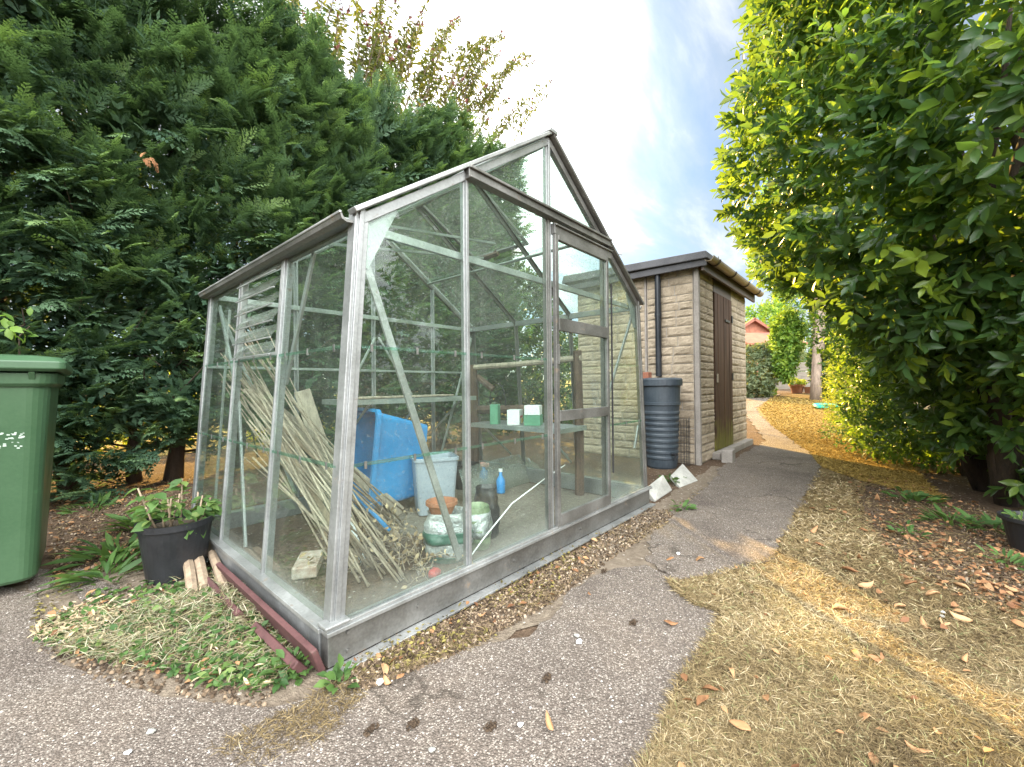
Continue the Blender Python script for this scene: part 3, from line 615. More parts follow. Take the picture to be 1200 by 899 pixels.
# louvre window: tilted glass blades in a metal frame
m = MB()
for y in (DY + .028, 2 * DY - .028): m.bar((xl(Z2) + .004, y, Z2), (xl(ZE - .02) + .004, y, ZE - .02), .024, .026, wall_n)
for z in (Z2 + .012, ZE - .03): m.bar((xl(z) + .004, DY + .028, z), (xl(z) + .004, 2 * DY - .028, z), .022, .016)
lv = m.build('louvre_window', 'alu_white', gh, bevel=.002)
nl = 6
for i in range(nl):
    z = Z2 + .035 + (ZE - Z2 - .08) * i / (nl - 1); x = xl(z)
    P = [(x + .012, 2 * DY - .04, z + .040), (x + .012, DY + .04, z + .040), (x - .036, DY + .04, z - .030), (x - .036, 2 * DY - .04, z - .030)]
    pane(P, (-.8, 0, .6), 'louvre_blade', 'glass_slat', lv)
    MB().bar((x - .034, DY + .04, z - .026), (x - .034, 2 * DY - .04, z - .026), .007, .005).build('blade_edge', 'alu_white', lv)
# door
dx0, dx1, dz0, dz1 = 2 * UX + .012, 3 * UX - .004, ZP + .012, ZR - .105
m = MB(); yd = -.030
m.bar((dx0 + .016, yd, dz0), (dx0 + .016, yd, dz1), .030, .022, (0, 1, 0)); m.bar((dx1 - .014, yd, dz0), (dx1 - .014, yd, dz1), .026, .022, (0, 1, 0))
for z, h in ((dz0 + .032, .064), (.762, .058), (1.272, .070), (dz1 - .014, .028)):
    m.bar((dx0 + .03, yd - .003, z), (dx1 - .03, yd - .003, z), .024, h)
dr = m.build('door', 'alu_dark', gh, bevel=.002)
for z0, z1 in ((dz0 + .064, .735), (.79, 1.238), (1.306, dz1 - .028)):
    pane([(dx0 + .03, yd + .002, z0), (dx1 - .026, yd + .002, z0), (dx1 - .026, yd + .002, z1), (dx0 + .03, yd + .002, z1)], FO, 'door_pane', 'glass', dr)
m = MB(); m.bar((dx0 + .02, -.044, 1.05), (dx0 + .02, -.044, 1.16), .012, .012, (0, 1, 0)); m.build('door_handle', 'alu_dark', dr, bevel=.002)
m = MB(); m.bar((3 * UX + .02, -.045, .35), (3 * UX + .02, -.045, 1.6), .006, .010, (0, 1, 0)); m.build('door_seal', 'rubber', dr)
sheet('greenhouse_floor', [(.03, .03), (W_ - .03, .03), (W_ - .03, D_ - .03), (.03, D_ - .03)], .018, 'floor_in')
sheet('greenhouse_floor', jag([(.03, .03), (.82, .03), (.95, .5), (.8, 1.1), (.95, 1.78), (.03, D_ - .03)], .05, .03, 2), .024, 'soil')

# maroon boards leaning along the left plinth
def loose(name, label, cat, mat, p, q, w, h, up=(0, 0, 1), group=None, bevel=.004, w2=None, h2=None):
    return tag(MB().bar(p, q, w, h, up, w2, h2).build(name, mat, bevel=bevel), label, cat, group)
loose('timber_board', 'maroon painted board leaning along the greenhouse plinth, the longer upper one', 'board', 'maroon', (-.052, -.03, .062), (-.052, 1.02, .058), .020, .085, (-.35, 0, 1))
loose('timber_board', 'short maroon board lying at the near greenhouse corner below a longer board', 'board', 'maroon', (-.082, .03, .026), (-.088, .40, .024), .026, .060, (-.8, 0, 1))
loose('timber_board', 'maroon board half buried in weeds beside the firewood pieces', 'board', 'maroon', (-.105, .52, .030), (-.105, .98, .030), .024, .060, (-.8, 0, 1))
loose('metal_offcut', 'thin grey metal offcut on the ground behind the black plant pot', 'offcut', 'alu', (-.20, 1.36, .03), (-.04, 1.28, .035), .05, .006)

# ------------------------------------------------------------------ greenhouse contents
def tub(name, label, cat, mat, c, rot, rings, t=.006, rim=None, group=None):
    th = thing(name, label, cat, c, rot=rot, group=group)
    m = MB()
    inner = [(cx, cy, z + (t if i == 0 else 0), hx - t, hy - t, max(.004, r - t)) for i, (cx, cy, z, hx, hy, r) in enumerate(rings)]
    m.rrect_loft(rings + inner[::-1], 5, (True, True))
    m.build('body', mat, th, smooth=False)
    if rim:
        cx, cy, z, hx, hy, r = rings[-1]; e, h = rim
        mm = MB(); mm.rrect_loft([(cx, cy, z - h, hx + .001, hy + .001, r), (cx, cy, z - h, hx + e, hy + e, r + e), (cx, cy, z, hx + e, hy + e, r + e), (cx, cy, z + .004, hx - t, hy - t, r)], 5, (False, False)); mm.build('rim', mat, th)
    return th
# blue tub tipped on its side, its mouth towards the left
bp = np.array([1.13, 1.45, .40])
axis = -(CR * .78 + CF * .62); axis[2] = .10; axis /= np.linalg.norm(axis)
upv = np.array([0, 0, 1.]) + axis * 0; yv = np.cross(upv, axis); yv /= np.linalg.norm(yv); upv = np.cross(axis, yv)
rotm = Matrix([[yv[i], upv[i], axis[i]] for i in range(3)])
blue = tub('plastic_tub', 'blue plastic tub tipped on its side inside the greenhouse', 'tub', 'blue', bp, rotm.to_euler(), [(0, 0, -.22, .19, .265, .03), (0, 0, .20, .235, .345, .04)], .006, (.016, .03))
c_ = g(505, 603, .025)
tub('plastic_bin', 'pale grey square plastic bin standing on the greenhouse floor', 'bin', 'grey_pl', c_ + _F * .12, (0, 0, YAW + .35), [(0, 0, 0, .125, .125, .03), (0, 0, .40, .155, .155, .035)], .005, (.008, .02))
# soil mound behind
mm = MB()
# staging benches
def staging(name, label, x0, x1, y0, y1, z, axis_x, group=None):
    th = thing(name, label, 'bench', ((x0 + x1) / 2, (y0 + y1) / 2, 0)); cx, cy = (x0 + x1) / 2, (y0 + y1) / 2
    f = MB(); a, b, c, d = x0 - cx, x1 - cx, y0 - cy, y1 - cy
    for p, q in (((a, c), (b, c)), ((a, d), (b, d)), ((a, c), (a, d)), ((b, c), (b, d))): f.bar((*p, z - .018), (*q, z - .018), .012, .036)
    f.build('frame', 'galv', th)
    s = MB(); n = 7
    for i in range(n):
        t = (i + .5) / n
        if axis_x: s.bar((a + .004, c + (d - c) * t, z - .004), (b - .004, c + (d - c) * t, z - .004), (d - c) / n * .72, .008)
        else: s.bar((a + (b - a) * t, c + .004, z - .004), (a + (b - a) * t, d - .004, z - .004), (b - a) / n * .72, .008)
    s.build('slatted_top', 'alu', th)
    ends = [(a + .25 * (b - a), .75), ] if axis_x else []
    if axis_x:
        for t in (.14, .5, .86):
            x = a + (b - a) * t; MB().bar((x, c + .02, z - .03), (x, d - .005, z - .32), .016, .010, (1, 0, 0)).build('leg', 'galv', th)
    else:
        for t in (.15, .85):
            y = c + (d - c) * t; MB().bar((a + .02, y, z - .03), (b - .005, y, z - .32), .016, .010, (0, 1, 0)).build('leg', 'galv', th)
    return th
staging('staging_bench', 'slatted aluminium shelf along the back glass of the greenhouse', .78, 1.98, 1.36, 1.76, .845, True)
staging('staging_bench', 'slatted aluminium shelf on the door side of the greenhouse holding cartons', 1.98, 2.36, .45, 1.42, .60, False)
for p, q, lab in (((.86, 1.44), (1.30, 1.47), 'greenish flat board lying on the back shelf, left one'), ((1.34, 1.45), (1.80, 1.52), 'grey flat board lying on the back shelf, right one')):
    loose('shelf_board', lab, 'board', 'wood_grey', (*p, .856), (*q, .856), .12, .016)
# timber rack
tr = thing('timber_rack', 'rustic dark timber rack of two posts and cross rails inside the greenhouse', 'rack', (2.18, 1.05, 0))
for (x, y, h, r) in ((2.20, 1.62, 1.14, .045), (2.36, .52, 1.22, .040)):
    MB().tube([(x - 2.18, y - 1.05, 0.02), (x - 2.18 + .005, y - 1.05, h * .5), (x - 2.18 - .004, y - 1.05 + .006, h)], [r, r * .96, r * .9], 8).build('post', 'brown_rail', tr)
MB().tube([(2.18 - 2.18, .62, 1.115), (2.30 - 2.18, .1, 1.13), (2.36 - 2.18, -.56, 1.16)], .026, 8).build('rail', 'wood_grey', tr)
MB().tube([(2.23 - 2.18, .58, .70), (2.33 - 2.18, -.02, .72)], .04, 8).build('rail', 'brown_rail', tr)
MB().tube([(2.24 - 2.18, .56, 1.03), (2.30 - 2.18, .40, .90)], .03, 8).build('rail', 'brown_rail', tr)
# cartons on the door-side shelf
def boxthing(name, label, cat, mat, c, rz, hx, hy, h, parts=(), bevel=.004, taper=1.0, group=None):
    th = thing(name, label, cat, c, rz, group)
    MB().rrect_loft([(0, 0, 0, hx * taper, hy * taper, .006), (0, 0, h, hx, hy, .006)], 3).build('body', mat, th)
    for nm, lo, hi, mt in parts: MB().box(lo, hi).build(nm, mt, th, bevel=.002)
    return th
boxthing('carton', 'upright green carton standing on the door side shelf', 'carton', 'green_box', (2.02, 1.16, .602), .5, .05, .035, .17)
boxthing('carton', 'white carton with a red and yellow front on the door side shelf', 'carton', 'white_pl', (2.10, 1.00, .602), .5, .075, .055, .125,
         [('red_band', (-.05, -.0585, .055), (.045, -.0555, .075), 'red'), ('yellow_flash', (.0, -.0590, .01), (.055, -.0558, .05), 'yellow')])
boxthing('plastic_tub', 'white lidded tub over green base on the door side shelf', 'tub', 'green_box', (2.14, .83, .602), .5, .075, .07, .085, [('lid', (-.07, -.065, .087), (.07, .065, .165), 'white_pl')])
th = thing('plastic_sheet', 'clear curled plastic sheet leaning on the greenhouse floor', 'sheet', (0, 0, 0))
a, b = g(549, 592, .02), g(640, 560, .02)
nrm = np.array([-(b - a)[1], (b - a)[0], 0]); nrm /= np.linalg.norm(nrm)
V = []
for t in np.linspace(0, 1, 9):
    for h in (0, .13, .26): V.append(a + (b - a) * t + nrm * (.10 * h / .26 + .05 * math.sin(t * 3)) + np.array([0, 0, .0 + h * (1 if t < .8 else (1 - (t - .8) * 2.6))]))
MB().add(V, [(3 * i + j, 3 * i + 3 + j, 3 * i + 4 + j, 3 * i + 1 + j) for i in range(8) for j in range(2)]).build('sheet_panel', 'poly', th, smooth=True, solid=.003)
c_ = g(565, 584, .02)
sb = thing('spray_bottle', 'blue spray bottle with pink trigger behind the clear sheet', 'bottle', c_ + _F * .25)
MB().lathe([(.038, 0), (.042, .01), (.042, .13), (.030, .17), (.014, .19), (.014, .21)], n=18).build('body', 'spray_blue', sb, smooth=True)
MB().box((-.018, -.05, .21), (.018, .035, .245)).build('trigger_head', 'pinkish', sb, bevel=.006)
c_ = g(572, 590, .02)
sb = thing('spray_bottle', 'smaller dark blue bottle close to the pink topped spray bottle', 'bottle', c_ + _F * .32 + _R * .09)
MB().lathe([(.035, 0), (.038, .01), (.038, .11), (.014, .15), (.014, .18)], n=16).build('body', 'spray_blue', sb, smooth=True)
MB().lathe([(.018, .18), (.018, .205)], n=12).build('cap', 'white_pl', sb)
def sack(name, label, c, hx, hy, h, rz, mat, bands, seed, mouth=None):
    th = thing(name, label, 'sack', c, rz); r = np.random.default_rng(seed)
    ph = r.uniform(0, 6, 8)
    def ring(z, k=1.0, n=36):
        out = []
        for i in range(n):
            a = 2 * math.pi * i / n; t = z / h
            wob = 1 + .055 * math.sin(3 * a + ph[0] + 5 * t) + .04 * math.sin(5 * a + ph[1] - 9 * t) + .03 * math.sin(26 * t + ph[2] + 2 * a) + .02 * math.sin(9 * a + 17 * t)
            bulge = (.86 + .22 * math.sin(math.pi * min(1, t * 1.05) ** .8))
            ca, sa = math.cos(a), math.sin(a); p = 2.6
            q = (abs(ca) ** p + abs(sa) ** p) ** (-1 / p)
            out.append((hx * bulge * wob * k * ca * q, hy * bulge * wob * k * sa * q, z))
        return out
    def loft(z0, z1, k, n=14):
        m = MB(); zs = np.linspace(z0, z1, n); V = [p for z in zs for p in ring(z, k)]
        m.add(V, [(i * 36 + j, i * 36 + (j + 1) % 36, (i + 1) * 36 + (j + 1) % 36, (i + 1) * 36 + j) for i in range(n - 1) for j in range(36)]); return m
    m = loft(0, h, 1, 22); V = ring(h, .86); V2 = [(x * .9, y * .9, h * .86) for x, y, z in V]
    m.add([(x, y, h) for x, y, z in ring(h)] + V2, [(j, (j + 1) % 36, 36 + (j + 1) % 36, 36 + j) for j in range(36)] + [tuple(range(36, 72))])
    m.build('body', mat, th, smooth=True)
    for nm, z0, z1, mt in bands: loft(z0, z1, 1.012, 6).build(nm, mt, th, smooth=True, solid=.002)
    return th
c_ = g(524, 668, .025)
sack('compost_sack', 'crumpled silver compost sack with dark green print behind the near glass', c_ + _F * .15 - _R * .02, .115, .09, .25, YAW - 1.45, 'silver', [('green_print', .10, .155, 'sack_green'), ('green_foot', .0, .035, 'sack_green')], 4)
c2 = g(555, 655, .025)
sack('compost_sack', 'lime green and silver compost sack behind the glazing bar', c2 + _F * .18 + _R * .0, .085, .08, .23, YAW, 'sack_lime', [('silver_back', .07, .2, 'silver')], 8)
sack('compost_sack', 'black crumpled plastic sack standing next to the lime green sack', c2 + _F * .34 + _R * .05, .07, .07, .30, YAW, 'sack_black', [], 9)
pt = thing('flower_pot', 'shallow terracotta pot sitting in the mouth of the silver sack', 'pot', c_ + _F * .15 + _R * -.05 + np.array([0, 0, .235]))
MB().lathe([(.055, 0), (.075, .05), (.084, .05), (.084, .068), (.074, .068), (.060, .03)], n=24).build('body', 'terracotta', pt, smooth=False)
c_ = g(507, 681, .025)
tag(MB().rrect_loft([(0, 0, 0, .028, .022, .008), (0, 0, .022, .030, .022, .008), (0, .004, .034, .020, .013, .005)], 4).build('red_packet', 'red', loc=tuple(c_ + _F * .05), rot=(0, 0, .4), smooth=True), 'crumpled red packet on the greenhouse floor below the silver sack', 'packet')
c_ = g(352, 676, .03)
tag(MB().box((-.11, -.055, 0), (.11, .055, .055)).build('loose_brick', 'brick_white', loc=tuple(c_ + _F * .08), rot=(0, 0, 1.0), bevel=.006), 'limewashed red brick lying inside by the left glass', 'brick')
# boards and bamboo canes leaning on the left glass
def leaner(name, label, cat, mat, foot, top, w, h, up, group=None, w2=None): return loose(name, label, cat, mat, foot, top, w, h, up, group, .003, w2)
leaner('wooden_plank', 'wide grey weathered plank standing upright among the bamboo canes', 'plank', 'wood_grey', (.72, 1.30, .03), onx(354, 458, .60), .105, .022, (-.5, -.8, .3))
leaner('wooden_plank', 'long grey plank leaning across the canes from the left glass', 'plank', 'wood_grey', g(470, 600, .03), onx(292, 455, .19), .075, .020, (-.6, -.5, .6))
leaner('wooden_batten', 'narrow pale batten leaning with the canes, lowest on the floor', 'batten', 'wood_pale', g(418, 662, .03), onx(330, 520, .22), .040, .02, (-.6, -.5, .6))
leaner('wooden_batten', 'white painted batten leaning low beside the corner post', 'batten', 'white_pl', g(425, 658, .03), g(395, 560, .28), .032, .012, (-.6, -.5, .6))
leaner('wooden_batten', 'brown batten slanting above the white batten near the blue tub', 'batten', 'wood_pale', g(470, 632, .03), onx(300, 470, .21), .030, .025, (-.6, -.5, .6))
leaner('tool_shaft', 'blue tool shaft lying on the wood pile near the blue tub', 'shaft', 'blue', g(457, 622, .10), onx(383, 545, .5), .018, .018, (0, 0, 1))
for i in range(46):
    fx, fy = rng.uniform(395, 480), rng.uniform(600, 688)
    foot = g(fx, fy, .03)
    if foot[0] < .10: foot[0] = .12
    foot[1] = min(foot[1], 1.6)
    tx, ty = rng.uniform(266, 300), rng.uniform(395, 455)
    if i % 9 == 0: ty -= 45
    ytop = rng.uniform(.98, 1.74) - (i % 5) * .02
    ztop = rng.uniform(.85, 1.22) + (.14 if i % 9 == 0 else 0)
    top = np.array([xl(ztop) + .02 + rng.uniform(0, .06), ytop, ztop])
    if i % 6 == 5: top = np.array([xl(.9) + .03, rng.uniform(.9, 1.2), rng.uniform(.5, .85)])
    midp = (foot + top) / 2 + rng.normal(0, .012, 3)
    tp = top + (top - foot) * rng.uniform(-.05, .05)
    tp[0] = max(tp[0], xl(tp[2]) + .02)
    r = rng.uniform(.003, .0066)
    o = MB().tube([foot, midp, tp], [r * 1.15, r, r * .8], 6).build('bamboo_cane', 'cane', smooth=True)
    tag(o, 'thin dry bamboo cane leaning in the bundle against the left glass', 'cane', 'bamboo canes leaning inside the greenhouse')
th = tag(MB().tube([onx(583, 470, 2.3) + np.array([.03 * math.cos(a), .13 * math.cos(a), .17 * math.sin(a)]) for a in np.linspace(-.6, 3.9, 24)], .006, 6).build('hose_loop', 'rubber', smooth=True), 'black hose loop hanging behind the cartons', 'hose')
tag(MB().tube([g(700, 555, .02) * 0 + ony(662, 545, .10), ony(640, 560, .08), ony(600, 590, .06), ony(566, 632, .05), ony(540, 668, .04)], .0035, 6).build('bent_wire', 'white_pl', smooth=True), 'thin bent white rod leaning inside the glass beside the door', 'rod')
bkt = thing('plastic_bucket', 'dark blue bucket on the floor beneath the back shelf', 'bucket', (1.92, 1.45, .02))
MB().lathe([(.09, 0), (.115, .22), (.120, .22), (.112, .205), (.088, .012)], n=22).build('body', 'sack_black', bkt)

# ------------------------------------------------------------------ shed
SX0, SX1, SY0, SY1, SH = 4.41, 6.74, .20, 1.82, 2.31
shed = thing('garden_shed', 'flat roofed shed of rough cast stone blocks with a brown board door', 'shed', (SX0, SY0, 0))
LX, LY = SX1 - SX0, SY1 - SY0
DX0, DX1, DH = .62, 1.42, 2.10      # door opening, local x
def blockwall(name, u0, u1, z0, z1, place, seed, parent):
    """one precast panel: rough-faced blocks in uneven courses, set into a mortar face"""
    r = np.random.default_rng(seed); m = MB(); z = z0 + .004
    mb = MB()
    P = [place(u0, z0, -.012), place(u1, z0, -.012), place(u1, z1, -.012), place(u0, z1, -.012)]
    Pb = [place(u0, z0, -.06), place(u1, z0, -.06), place(u1, z1, -.06), place(u0, z1, -.06)]
    mb.hexa(Pb + P); mo = mb.build(name, 'mortar', parent)
    hs = [.085, .105, .095, .12]
    k = 0
    while z < z1 - .02:
        h = min(hs[int(r.integers(0, 4))], z1 - z); u = u0 + .004
        while u < u1 - .01:
            L = r.uniform(.17, .42); L = u1 - u if u1 - u - L < .12 else L
            nu, nz = max(4, int(L / .03)), 6; g_ = .004
            us = np.linspace(u + g_, u + L - g_, nu); zs = np.linspace(z + g_, z + h - g_, nz); V = []
            base = r.uniform(.002, .008); tl = r.normal(0, .002, 2)
            for j, zz in enumerate(zs):
                for i, uu in enumerate(us):
                    ed = min(i, nu - 1 - i, j, nz - 1 - j)
                    d = -.004 if ed == 0 else base + r.normal(0, .0022) + tl[0] * (i / nu - .5) + tl[1] * (j / nz - .5)
                    V.append(place(uu, zz, d))
            m.add(V, [(j * nu + i, j * nu + i + 1, (j + 1) * nu + i + 1, (j + 1) * nu + i) for j in range(nz - 1) for i in range(nu - 1)])
            u += L
        z += h
    m.build('block_face', 'stone', mo)
left_place = lambda u, z, d: (0 - d, LY - u, z)             # u runs towards the front corner
front_place = lambda u, z, d: (u, 0 - d, z)
mid = LY - .62
blockwall('wall', 0, mid - .012, .0, SH, left_place, 1, shed)
blockwall('wall', mid + .012, LY - .05, .0, SH, left_place, 2, shed)
blockwall('wall', .05, DX0 - .01, .0, SH, front_place, 3, shed)
blockwall('wall', DX1 + .01, LX - .04, .0, SH, front_place, 4, shed)
MB().bar((-.004, .004, 0), (-.004, .004, SH), .055, .055, (0, 1, 0)).build('corner_strip', 'post_conc', shed, bevel=.004)
MB().bar((.012, LY - mid, 0), (.012, LY - mid, SH), .02, .05, (1, 0, 0)).build('panel_joint', 'post_conc', shed)
m = MB(); m.box((LX - .06, .02, 0), (LX, LY, SH)); m.box((.03, LY - .06, 0), (LX - .06, LY, SH)); m.build('wall', 'stone', shed)
MB().box((DX0 - .01, -.004, DH), (DX1 + .01, .05, SH)).build('lintel', 'fascia', shed)
m = MB(); nb = 6
for i in range(nb):
    a = DX0 + (DX1 - DX0) * i / nb; b = DX0 + (DX1 - DX0) * (i + 1) / nb; m.box((a + .002, -.012 - .003 * (i % 2), .09), (b - .003, .02, DH - .006))
def door_mat():
    m_, nt = new_mat('mossy_brown_boards'); co = coords(nt); cs = coords(nt, (7, 7, .5))
    f = noise(nt, 4, 6, .6, cs); c = ramp(nt, f.outputs[0], [(.32, (.035, .019, .012)), (.66, (.105, .058, .036))]).outputs[0]
    sp = N(nt, 'ShaderNodeSeparateXYZ'); nt.links.new(co, sp.inputs[0])
    n2 = noise(nt, 3, 5, .65, coords(nt, (5, 5, 1.2)))
    h = math_(nt, 'ADD', math_(nt, 'MULTIPLY', sp.outputs[2], -1.5), math_(nt, 'ADD', math_(nt, 'MULTIPLY', n2.outputs[0], 1.7), .05))
    k = ramp(nt, h, [(.18, 0.), (.62, 1.)]); c = mix(nt, math_(nt, 'MULTIPLY', k.outputs[0], .8), c, (.15, .145, .03))
    finish(nt, c, .75, 0, f.outputs[0], .5, .004, .25); return m_
MT['door_moss'] = door_mat()
dw = m.build('door', 'door_moss', shed, bevel=.003)
m = MB(); m.bar((DX0 + .44, -.024, 1.78), (DX0 + .66, -.024, 1.78), .012, .03); m.build('bolt', 'wire', dw, bevel=.002)
for z in (.98, 1.78): MB().bar((DX1 - .02, -.024, z), (DX1 - .02, -.024, z + .10), .05, .010, (0, 1, 0)).build('hinge', 'wire', dw)
MB().bar((DX0 + .05, -.024, .95), (DX0 + .05, -.024, 1.06), .035, .012, (0, 1, 0)).build('latch', 'wood_grey', dw)
MB().box((DX0 - .15, -.10, 0), (LX - .1, .0, .085)).build('threshold', 'post_conc', shed, bevel=.01)
# roof: low slab with an overhang, fascia and gutter
ov = .16
m = MB(); m.hexa([(-ov, -ov, SH + .015), (LX + ov, -ov, SH + .015), (LX + ov, LY + ov, SH + .05), (-ov, LY + ov, SH + .05), (-ov + .02, -ov + .02, SH + .105), (LX + ov - .02, -ov + .02, SH + .105), (LX + ov - .02, LY + ov - .02, SH + .16), (-ov + .02, LY + ov - .02, SH + .16)])
rf = m.build('roof', 'felt', shed, bevel=.012)
MB().bar((-ov + .05, -ov + .02, SH - .02), (-ov + .05, LY + ov - .02, SH - .02), .03, .075).build('fascia', 'felt', rf, bevel=.006)
MB().bar((-ov + .07, -ov + .075, SH - .04), (LX + ov - .03, -ov + .075, SH - .04), .03, .12).build('fascia', 'fascia', rf, bevel=.004)
m = MB(); k = 9; prof = [(.055 * math.cos(a), .055 * math.sin(a)) for a in np.linspace(math.pi, 2 * math.pi, k)]; prof2 = [(.049 * math.cos(a), .049 * math.sin(a)) for a in np.linspace(2 * math.pi, math.pi, k)]
pr = prof + prof2; V = [(x, -ov - .005 + a, SH + .035 + b) for x in (-ov + .03, LX + ov) for a, b in pr]; kk = len(pr)
m.add(V, [(i, (i + 1) % kk, kk + (i + 1) % kk, kk + i) for i in range(kk)] + [tuple(range(kk)), tuple(range(2 * kk - 1, kk - 1, -1))])
gt = m.build('gutter', 'gutter_pl', rf)
for x in (.1, .8, 1.5, 2.2):
    MB().tube([(x, -ov - .005 + .062 * math.cos(a), SH + .035 + .062 * math.sin(a)) for a in np.linspace(math.pi, 2 * math.pi, 8)], .009, 6).build('gutter_bracket', 'fascia', gt)
MB().tube([(.75, -.03, SH + .11), (.755, -.03, SH + .26)], [.035, .004], 6).build('roof_spike', 'alu_dark', rf)
DPY = .44
m = MB(); m.tube([(-.06, DPY, 1.03), (-.06, DPY, SH - .05)], .036, 14); m.tube([(-.06, DPY, 1.75), (-.06, DPY, 1.80)], .042, 14); m.build('downpipe', 'pipe', shed, smooth=False)
# TV aerial far behind the shed
# water butt
wbp = np.array([SX0 - .36, SY0 + .30, 0.])
wb = thing('water_butt', 'tall blue grey ribbed water butt under the shed downpipe', 'water butt', wbp)
prof = [(.155, .0), (.165, .02)]
for i in range(9):
    z = .10 + i * .062; r = .170 + .036 * (z / .98); prof += [(r, z), (r + .007, z + .012), (r + .007, z + .03), (r, z + .042)]
prof += [(.205, .74), (.208, .90), (.212, .93)]
MB().lathe(prof, n=40).build('barrel', 'butt', wb, smooth=False)
MB().lathe([(.222, .915), (.232, .92), (.232, .985), (.222, 1.0), (.16, 1.008), (.15, .995), (.06, .998)], n=40).build('lid', 'butt', wb)
MB().lathe([(.20, .70), (.212, .705), (.212, .735), (.20, .74)], n=40, cap=False).build('band', 'butt', wb)
m = MB(); m.tube([(-.11, -.165, .17), (-.13, -.22, .17)], .016, 8); m.tube([(-.13, -.205, .17), (-.13, -.205, .12)], .011, 8); m.build('tap', 'black_plastic', wb)
bs = np.array([onx(751, 441, SX0 - .4)[0], 0, 0])
p_ = onx(752, 441, wbp[0] - .12); tag(MB().box((-.05, -.04, 0), (.05, .04, .07)).build('loose_brick', 'brickred', loc=(wbp[0] - .10, wbp[1] + .12, 1.002), bevel=.004), 'small red brick on the lid of the water butt', 'brick')
# wire mesh roll
wm = tag(None or MB().tube([(0, 0, 0), (0, 0, .001)], .001, 4).build('wire_mesh', 'wire'), 'open roll of wire mesh standing between the water butt and the shed corner', 'wire mesh')
m = MB(); cx, cy = onx(797, 545, SX0 - .18)[:2]
for i in range(12):
    a = -2.9 + 3.6 * i / 11; x, y = cx + .14 * math.cos(a), cy + .10 * math.sin(a); hh = .56 - .05 * abs(i - 5.5) / 5.5
    m.tube([(x, y, .01), (x + .01, y, hh)], .0022, 5)
for j in range(9):
    m.tube([(cx + .14 * math.cos(a), cy + .10 * math.sin(a), .03 + j * .06) for a in np.linspace(-2.9, .7, 16)], .0022, 5)
me_ = m.build('wire_tmp', 'wire'); wm.data = me_.data; bpy.data.objects.remove(me_)
# tilted concrete slabs
def slab(name, label, c, sz, rot): tag(MB().box((-sz[0] / 2, -sz[1] / 2, -sz[2] / 2), (sz[0] / 2, sz[1] / 2, sz[2] / 2)).build(name, 'slab', loc=tuple(c), rot=rot, bevel=.008), label, 'slab')
def facing(n, up):
    n = np.array(n, float); n /= np.linalg.norm(n); u = np.array(up, float); u -= n * (u @ n); u /= np.linalg.norm(u); x = np.cross(u, n)
    return Matrix([[x[i], u[i], n[i]] for i in range(3)]).to_euler()
def quadslab(label, P, t):
    P = [np.array(p) for p in P]; n = np.cross(P[1] - P[0], P[3] - P[0]); n /= np.linalg.norm(n)
    if n @ (CAM - P[0]) < 0: n = -n
    V = [p - n * t for p in P] + P
    tag(MB().hexa(V).build('concrete_slab', 'slab', bevel=.006), label, 'slab')
def P3(px, py, base_px, base_py, back):          # a raised point leaning back from its ground foot
    f = g(base_px, base_py, .0) ; f = f + np.array([CF[0], CF[1], 0]) * back
    d = ray(px, py); Z = (f - CAM) @ CF / (d @ CF); return CAM + d * Z
quadslab('pale broken slab tilted against the greenhouse corner, nearer one', [g(768, 587, 0.01), g(788, 574, 0.01), P3(777, 556, 782, 578, .10), P3(756, 572, 764, 586, .10)], .035)
quadslab('pale slab tilted beside the wire mesh, farther one', [g(797, 571, .01), g(818, 563, .01), P3(800, 543, 810, 563, .12), P3(786, 557, 795, 569, .12)], .035)
c_ = g(840, 546); tag(MB().box((-.11, -.06, 0), (.11, .06, .15)).build('concrete_block', 'post_conc', loc=(SX0 + .42, SY0 - .20, 0), rot=(0, 0, .1), bevel=.008), 'small grey block on the ground in front of the shed threshold', 'block')

# ------------------------------------------------------------------ wheelie bin
bn = thing('wheelie_bin', 'green plastic wheelie bin at the left edge of the yard', 'bin', (-.87, 1.83, 0), R_(-4)); bn.scale = (1.02, 1, 1.025)
MB().rrect_loft([(0, .02, .06, .235, .27, .05), (0, .02, .075, .245, .28, .055), (0, 0, .90, .292, .345, .07), (0, 0, .93, .294, .348, .07)], 6).build('body', 'bin', bn, smooth=False, bevel=.004)
MB().rrect_loft([(0, 0, .925, .30, .355, .07), (0, 0, .94, .312, .368, .07), (0, 0, .985, .316, .372, .07), (0, 0, .99, .29, .34, .06)], 6).build('rim', 'bin', bn, bevel=.003)
ld = MB().rrect_loft([(0, -.01, .992, .325, .385, .03), (0, -.01, 1.003, .345, .40, .03), (0, -.01, 1.035, .345, .40, .03), (0, 0, 1.056, .325, .37, .05), (0, 0, 1.066, .26, .30, .05)], 6).build('lid', 'bin', bn, bevel=.004)
m = MB(); m.tube([(-.20, -.33, 1.05), (-.19, -.34, 1.085), (.03, -.34, 1.085), (.04, -.33, 1.05)], .012, 8); m.build('lid_handle', 'bin', ld, smooth=True)
for x in (-.22, .24):
    MB().hexa([(x - .01, -.352, .93), (x + .01, -.352, .93), (x + .01, -.30, .93), (x - .01, -.30, .93), (x - .01, -.392, .99), (x + .01, -.392, .99), (x + .01, -.30, .99), (x - .01, -.30, .99)]).build('rib', 'bin', bn, bevel=.003)
for x in (-.19, .19): MB().tube([(x - .02, .28, .10), (x + .02, .28, .10)], .10, 20).build('wheel', 'rubber', bn)
MB().tube([(-.24, .28, .10), (.24, .28, .10)], .012, 8).build('axle', 'wire', bn)
